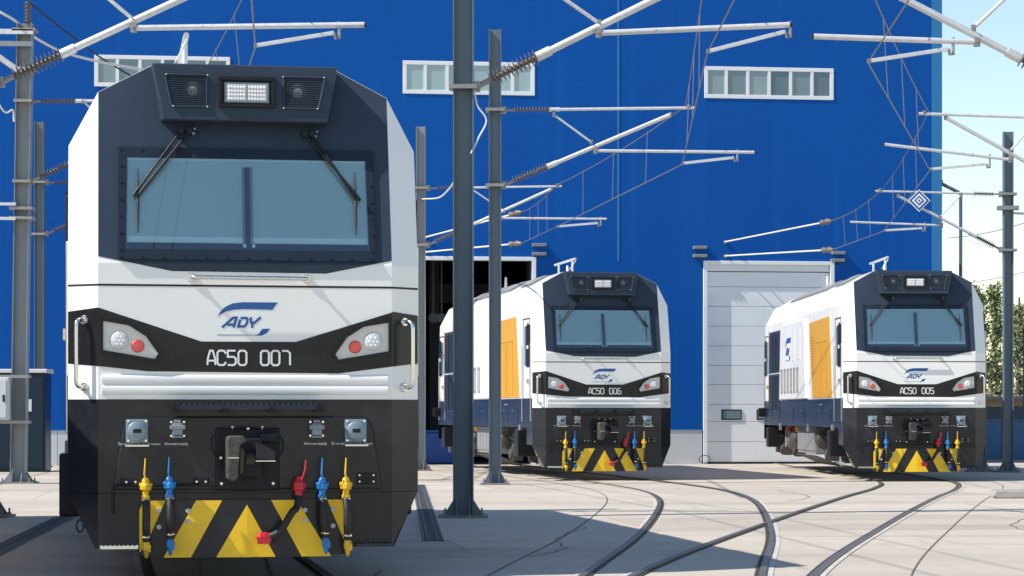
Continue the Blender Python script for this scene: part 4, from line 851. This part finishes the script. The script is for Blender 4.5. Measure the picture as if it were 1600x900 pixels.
def cantilever(r, d, top, diag, steady, arm, strut, rad=.036, ins=.75):
    base = r.location; rot = Matrix.Rotation(r.rotation_euler[1], 3, 'Y').inverted(); P = lambda p: rot @ (at(p[0], p[1], d)-base)
    if top: arm_tube(r, P(top[0]), P(top[1]), ins, rad*.85, 'top_tube', d)
    if diag: arm_tube(r, P(diag[0]), P(diag[1]), ins*1.05, rad*1.15, 'bracket_tube', d)
    if steady:
        a, b = P(steady[0])+Vector((0, -.07, 0)), P(steady[1])+Vector((0, -.07, 0)); o = MB().tube([a, b], rad*.9, 10).build('registration_tube', 'galv', r, smooth=True); u = (b-a).normalized()
        MB().tube([b-u*.002, b+u*.03], rad*.92, 10).build('end_cap', 'rubber', o); clampat(r, a, .06); clampat(r, a.lerp(b, .3), .03); MB().tube([a-u*.02+Vector((0, .07, .09)), a], .025, 6).build('tube_hinge', 'clamp', r)
    if arm:
        a, b = P(arm[0])+Vector((0, -.1, 0)), P(arm[1])+Vector((0, -.1, 0)); q2 = MB(); u = (b-a).normalized(); q2.box((a+b)/2, ((b-a).length, .03, .055), rot=Matrix.Rotation(-math.atan2(u.z, u.x), 3, 'Y')); q2.build('steady_arm', 'galv', r, bevel=.006)
        if steady:   # the drop bracket from the registration tube
            s0, s1 = P(steady[0]), P(steady[1]); t = (a.x-s0.x)/(s1.x-s0.x); hgt = s0.z+(s1.z-s0.z)*min(max(t, 0), 1); q2 = MB(); dx = .07 if a.x > b.x else -.07
            q2.tube([(a.x+dx, -.07, hgt+.05), (a.x+dx, -.08, a.z-.08), (a.x+dx*.3, -.09, a.z-.08), (a.x, -.1, a.z)], .022, 8); q2.build('drop_bracket', 'clamp', r, smooth=True)
        clampat(r, b, .03)
    if strut:
        a, b = P(strut[0]), P(strut[1]); MB().tube([a, b], rad*.6, 8).build('strut', 'galv', r, smooth=True); clampat(r, a, .045); clampat(r, b, .045)
    if top: clampat(r, P(top[1])-Vector((.12 if top[1][0] > top[0][0] else -.12, 0, -.02)), .045)
    if diag and top: clampat(r, P(diag[1]), .045)
    if diag:
        for p in ((top or diag)[0], diag[0]): c = P(p); MB().bb(-.19, .19, -.17, .17, c.z-.03, c.z+.03).build('mast_strap', 'clamp', r)

mC = mast(724, 34.0, .285, 9.6, 'thick grey blue mast nearest the camera, right of the front locomotive')
cantilever(mC, 34.0, ((742, -32), (1100, -36)), ((742, 137), (1085, -32)), ((935, 53), (1233, 40)), ((1226, 51), (1105, 82)), ((838, -32), (936, 36)), .045, .72)
mD = mast(773.5, 49.6, .25, 9.28, 'slimmer grey mast in front of the middle locomotive')
cantilever(mD, 49.6, ((785, 172), (1085, 168.5)), ((785, 290), (1048, 179)), ((930, 236), (1178, 238.5)), ((1146, 247), (1066, 256)), ((865, 179), (924, 222)))
mE = mast(657.5, 61.5, .235, 8.7, 'short looking mast at the edge of the dark doorway', 'mast_l')
cantilever(mE, 61.5, ((667, 294), (878, 291)), ((667, 383), (862, 295)), ((782, 341), (948, 342.5)), ((934, 349), (870, 354.5)), ((735, 294), (788, 330)), .032, .6)
mA = mast(29, 50.5, .31, 9.55, 'grey mast with cabinets at the far left of the picture', 'mast_l', lean=R(0.85))
cantilever(mA, 50.5, ((46, 158.5), (300, 156)), ((46, 284), (290, 172)), ((190, 232), (430, 236)), ((400, 246), (335, 262)), ((130, 158), (190, 215)))
mB = mast(62, 65.5, .25, 9.3, 'dark teal mast standing close to the blue wall at left', 'mast')
cantilever(mB, 65.5, ((72, 285), (262, 284)), ((72, 366), (250, 288)), ((165, 332), (330, 334)), ((315, 340), (262, 345)), None, .032, .55)
mG = mast(-20, 34.0, .285, 9.6, 'mast just beyond the left edge carrying the long arm over the front locomotive')
cantilever(mG, 34.0, ((-2, -35), (380, -40)), ((-2, 130), (345, -30)), ((210, 45), (570, 40)), ((523, 53), (400, 73)), ((130, -35), (209, 31)), .045, .72)
mH = mast(1708, 34.0, .285, 9.6, 'mast just beyond the right edge carrying the upper right arm')
cantilever(mH, 34.0, ((1692, -32), (1330, -36)), ((1690, 141), (1350, -34)), ((1525, 67), (1270, 58)), ((1480, 78), (1356, 97)), ((1602, -32), (1521, 44)), .045, .72)
mI = mast(1722, 50.0, .25, 9.3, 'mast beyond the right edge carrying the middle right arm')
cantilever(mI, 50.0, ((1712, 187), (1435, 177.5)), ((1712, 313), (1478, 184)), ((1577, 250), (1381, 226)), ((1540, 257), (1453, 265)), ((1625, 184), (1577, 237)))
mF = mast(1575, 60.0, .235, 8.4, 'slate grey mast near the right edge beside the rightmost locomotive')
cantilever(mF, 60.0, ((1566, 303.5), (1367, 298.5)), ((1566, 391), (1403, 306)), ((1470, 352.5), (1327, 347)), ((1440, 357), (1381, 360.5)), ((1502, 304), (1468, 340)), .03, .5)
q = MB(); q.bb(-.25, .25, -.13, .13, at(0, 325, 60)[2]-.05, at(0, 325, 60)[2]+.05); q.build('mast_strap', 'clamp', mF); q = MB(); q.tube([(0.1, 0, at(0, 333, 60)[2]), (1.2, 0, at(0, 336, 60)[2])], .03, 8); q.build('feeder_arm', 'galv', mF)
# post top and cross arms of the far left mast
zt = 9.55; q = MB(); shed(q, Vector((.05, 0, zt)), Vector((.05, 0, zt+.45)), .05, .09, 6); q.build('pin_insulator', 'insul', mA, smooth=True)
for z, l in ((9.35, -1.5), (9.1, -1.5)): MB().bb(-1.6, .2, -.2, -.12, z-.05, z+.05).build('cross_arm', 'galv' if z > 9.2 else 'mast_l', mA)
MB().tube([(-1.5, -.16, 9.5), (-.1, -.16, 8.55)], .06, 8).build('cross_arm_brace', 'galv', mA)
for z in (9.4, 8.6, 5.70, 5.50): MB().bb(-.24, .24, -.2, .2, z-.03, z+.03).build('mast_strap', 'clamp', mA)
for z in (5.78, 5.48): MB().bb(-1.6, -.1, -.22, -.16, z-.03, z+.03).build('cross_arm', 'galv', mA)
# cabinets at far left
cb = empty('switch_cabinet', at(6, 655, 50.2)); tag(cb, 'pale grey switch box strapped to the far left mast', 'cabinet')
MB().bb(-.55, .18, -.38, -.18, -.02, .86).build('casing', 'cabinet', cb, bevel=.02); MB().bb(-.50, .13, -.395, -.38, .03, .81).build('door', 'cabinet', cb, bevel=.01); MB().bb(.06, .1, -.42, -.395, .36, .5).build('handle', 'matt', cb)
for z in (-.06, .88): MB().bb(-.6, .55, -.2, .1, z-.03, z+.03).build('strap', 'clamp', cb)
kc = empty('kiosk', gnd(55, 737)); kc.location.x = (58-CX)/F*kc.location.y; tag(kc, 'dark teal equipment kiosk against the wall at far left', 'kiosk')
MB().bb(-1.35, .28, -.4, .4, 0, 2.45).build('casing', 'teal', kc, bevel=.03); MB().bb(-1.4, .33, -.46, .46, 2.45, 2.55).build('roof', 'cabinet', kc, bevel=.02)
for x0, x1 in ((-1.3, -.55), (-.5, .23)): MB().bb(x0, x1, -.43, -.4, .1, 2.35).build('door', 'teal', kc, bevel=.01)
MB().bb(-.3, -.05, -.44, -.43, 1.5, 1.8).build('notice', 'cabinet', kc)

# lineside: stub behind the right locomotive, lamp post
st = mast(1531, 60.5, .28, 3.5, 'short stub post behind the right side of the rightmost locomotive', 'mast_l', name='stub_post')
lp = empty('lamp_post', (at(1501, 400, 95)[0], 95, 0)); tag(lp, 'slim dark lamp post with bent arm standing beyond the hall corner', 'lamp post')
zt = at(0, 300, 95)[2]; MB().tube([(0, 0, 0), (0, 0, zt-.1), (-.1, 0, zt), (-.8, 0, zt+.35)], .07, 8).build('pole', 'mast', lp, smooth=True); MB().box((-1.0, 0, zt+.42), (.6, .25, .1)).build('lamp_head', 'mast', lp, bevel=.02)

# ------------------------------------------------------------------ wires
def wire(name, pts, rad, label, m='wire', sagv=.05):
    P = []
    for a, b in zip(pts[:-1], pts[1:]): P += sag(a, b, sagv, 8)[:-1]
    P.append(Vector(pts[-1])); o = MB().tube(P, rad, 6).build(name, m, smooth=True); tag(o, label, 'wire'); return o
def droppers(parent, ms, cs, fr):
    for t in fr:
        a = Vector(ms[0]).lerp(Vector(ms[1]), t)-Vector((0, 0, .05*4*t*(1-t))); b = Vector(cs[0]).lerp(Vector(cs[1]), t); MB().tube([a, b], .006, 5).build('dropper', 'wire', parent)
def runs(con, mes, t1, fr=(.25, .5, .75)):
    oc = wire('contact_wire', con, .011, 'thin contact wire above %s' % t1, sagv=.0); om = wire('messenger_wire', mes, .010, 'thin sagging messenger wire above %s' % t1, sagv=.1)
    for k in range(min(len(con), len(mes))-1): droppers(om, mes[k:k+2], con[k:k+2], fr)
    return oc, om
def wall_at(px, py): x, z = wp(px, py); return Vector((x*cos(BA), BY+x*sin(BA)-.02, z))
c6 = [Vector((2.6, -3, 6.6)), at(1105, 83, 34), at(1066, 257, 49.6), at(869, 355, 61.5), at(815, 380, 65.5)]
m6 = [Vector((2.7, -3, 7.9)), at(1104, -62, 34), at(1071, 166, 49.6), at(868, 290, 61.5), at(815, 331, 65.5)]
oc6, om6 = runs(c6, m6, 'the track of the middle locomotive')
c5 = [Vector((3.2, -3, 6.6)), at(1356, 98, 34), at(1453, 266, 50), at(1381, 361, 60), at(1302, 390, 65)]
m5 = [Vector((3.4, -3, 7.9)), at(1345, -55, 34), at(1451, 175, 50), at(1378, 297, 60), at(1299, 345, 65)]
oc5, om5 = runs(c5, m5, 'the track of the rightmost locomotive')
c7 = [Vector((-.6, 2, 6.6)), at(399, 74, 34), at(335, 263, 50.5), at(262, 346, 65.5)]
m7 = [Vector((-.7, 2, 7.9)), at(402, -52, 34), at(292, 155, 50.5), at(255, 284, 65.5)]
runs(c7, m7, 'the front locomotive')
def anchor(a, b, parent):
    a, b = Vector(a), Vector(b); u = (b-a).normalized(); q = MB(); q.lathe(a, u, [(0, .03), (.1, .06), (.2, .09), (.3, .05), (.45, .085), (.5, .03)], 10); q.build('strain_insulator', 'insul', parent, smooth=True)
    MB().tube([a+u*.45, b], .022, 8).build('anchor_rod', 'cable_w', parent, smooth=True); q = MB(); q.box(b, (.09, .06, .09)); q.build('wall_plate', 'clamp', parent)
anchor(c6[-1], wall_at(664, 394), oc6); anchor(m6[-1], wall_at(664, 371), om6); anchor(c5[-1], wall_at(1133, 400), oc5); anchor(m5[-1], wall_at(1133, 378), om5)
def cable(pts, r_, m, label): o = MB().tube(spline(pts, 8), r_, 6).build('cable', m, smooth=True); tag(o, label, 'cable'); return o
cable([at(741, 140, 33.9), at(746, 165, 33.9), at(760, 188, 33.9), at(748, 215, 33.9), at(736, 240, 33.9)], .014, 'cable_w', 'pale jumper cable hanging from the insulator of the thick mast')
cable([at(712, 280, 40), at(700, 297, 50), at(685, 309, 58), at(660, 311, 61.3)], .018, 'cable_w', 'white feeder cable looping between the thick mast and the doorway mast')
cable([at(-30, 5, 50), at(20, 30, 50.2), at(60, 62, 52), at(120, 88, 55), at(230, 110, 60), at(330, 120, 66)], .03, 'cable_w', 'pale thick cable running from the far left mast towards the hall')
cable([at(46, 4, 50.4), at(110, 55, 54), at(170, 98, 58), at(260, 150, 66)], .02, 'rubber', 'dark thin cable running from the far left mast top towards the hall')
cable([at(-20, 120, 50), at(0, 165, 50.1), at(10, 176, 50.2), at(20, 172, 50.3), at(22, 190, 50.3)], .02, 'cable_w', 'white jumper cable hanging left of the far left mast')
for k, (a, b, t) in enumerate(((at(1480, 372, 120), at(1700, 310, 90), 'upper'), (at(1470, 445, 140), at(1700, 395, 110), 'middle'), (at(1470, 360, 160), at(1700, 420, 150), 'falling'))):
    wire('far_wire', [a, b], .02, '%s one of the faint wires crossing the pale sky at right' % t, sagv=.3)

# ------------------------------------------------------------------ diamond sign on the right arm
ds = empty('diamond_sign', at(1436, 313.5, 59.7)); tag(ds, 'blue and white diamond sign of nested squares hanging on the right arm', 'sign')
for k, (hlf, m) in enumerate(((.275, 'print'), (.245, 'logo'), (.18, 'print'), (.125, 'logo'), (.075, 'print'), (.032, 'logo'))):
    y = -.02-.004*k; o = MB().prism([(hlf, y, 0), (0, y, hlf), (-hlf, y, 0), (0, y, -hlf)], [(hlf, .0, 0), (0, .0, hlf), (-hlf, .0, 0), (0, .0, -hlf)]); o.build('sign_square', m, ds)
MB().bb(-.04, .04, 0.0, .25, -.04, .04).build('sign_bracket', 'clamp', ds)

# ------------------------------------------------------------------ right background: blue wall, fence, trees
bw = empty('boundary_wall', (at(1462, 700, 73.5)[0], 73.5, 0)); tag(bw, 'low blue boundary wall right of the hall', 'wall')
zt = H-(655-HY)/F*73.5
for k in range(8): MB().bb(k*2.0+.008, k*2.0+1.992, 0, .15, .06, zt-.05).build('wall_panel', 'wallblue', bw, bevel=.01)
MB().bb(-.05, 16.05, -.04, .19, zt-.048, zt).build('coping', 'wallblue', bw); MB().bb(0, 16, .02, .13, 0, .06).build('footing', 'kerb', bw)
fc = empty('wire_fence', (at(1462, 700, 80)[0], 80, 0)); tag(fc, 'dark wire mesh fence topped with a razor wire coil behind the low blue wall', 'fence')
zf = at(0, 596, 80)[2]
for k in range(7): MB().tube([(k*1.45, 0, 0), (k*1.45, 0, zf+(1.6 if k == 2 else .25))], .035, 6).build('fence_post', 'mast', fc)
q = MB(); n = 34
for i in range(n): q.tube([(i*.27, 0, .3), (i*.27, 0, zf-.1)], .006, 4)
for j in range(9): q.tube([(0, 0, .4+j*.24), (9, 0, .4+j*.24)], .006, 4)
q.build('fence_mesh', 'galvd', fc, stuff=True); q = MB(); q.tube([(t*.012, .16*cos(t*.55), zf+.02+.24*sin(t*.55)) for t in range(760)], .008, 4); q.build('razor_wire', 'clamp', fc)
ow = empty('ochre_wall', (at(1450, 640, 98)[0], 98, 0)); tag(ow, 'long low ochre wall with dark base far behind the fence', 'wall')
z0, z1 = at(0, 634, 98)[2], at(0, 624, 98)[2]; MB().bb(0, 40, 0, .4, 0, z0-.02).build('base_course', 'inside', ow); MB().bb(0, 40, -.05, .45, z0, z1).build('top_course', 'ochre', ow)
MB().bb(0, 40, -.1, .5, z1+.002, z1+.12).build('coping', 'kerb', ow)

def poplar(px, d, ytop, rad, label, seed, lean=0.0):
    rn = random.Random(seed); b = Vector(((px-CX)/F*d, d, 0)); h = H+(HY-ytop)/F*d; r = empty('poplar_tree', b); tag(r, label, 'tree', 'poplars beyond the fence')
    q = MB(); q.tube([(lean*t*h, .1*sin(t*5), t*h*.95) for t in [i/8 for i in range(9)]], [.2*(1-i/9)+.02 for i in range(9)], 8)
    limbs = []
    for i in range(40):
        t = rn.uniform(.12, .93); a = rn.uniform(0, 2*pi); L = rad*(1.0-.75*max(0, t-.25)/.75)*rn.uniform(.65, 1.1); s0 = Vector((lean*t*h, 0, t*h)); e_ = s0+Vector((cos(a)*L, sin(a)*L, L*rn.uniform(1.3, 2.2)))
        if e_.z > h: e_.z = h-rn.uniform(0, .4)
        limbs.append((s0, e_)); q.tube([s0, s0.lerp(e_, .5)+Vector((cos(a)*.08*L, sin(a)*.08*L, -.05)), e_], [.045, .03, .012], 5)
    q.build('trunk', 'bark', r, smooth=True)
    c = MB()
    for (s0, e_) in limbs:
        for k in range(70):
            t = rn.uniform(.15, 1.08); p = s0.lerp(e_, t); sp = .17*(1-.4*t); p += Vector((rn.gauss(0, sp), rn.gauss(0, sp), rn.gauss(0, sp*1.3)))
            sz = rn.uniform(.05, .11); ax = Vector((rn.gauss(0, 1), rn.gauss(0, 1), rn.gauss(0, 1))).normalized(); bx_ = ax.orthogonal().normalized(); cx_ = ax.cross(bx_)
            c.add([p-bx_*sz, p+cx_*sz*.7, p+bx_*sz*1.1, p-cx_*sz*.7], [[0, 1, 2, 3]])
    c.build('crown', 'leaf', r)
poplar(1530, 108, 434, .62, 'tall slim poplar just right of the rightmost locomotive', 3, -.02)
poplar(1554, 112, 440, .6, 'middle poplar between the locomotive and the slate mast', 5)
poplar(1592, 110, 452, .7, 'poplar partly hidden behind the slate mast at the right edge', 9, .0)
poplar(1640, 116, 470, .8, 'poplar at the very right edge of the picture', 12)
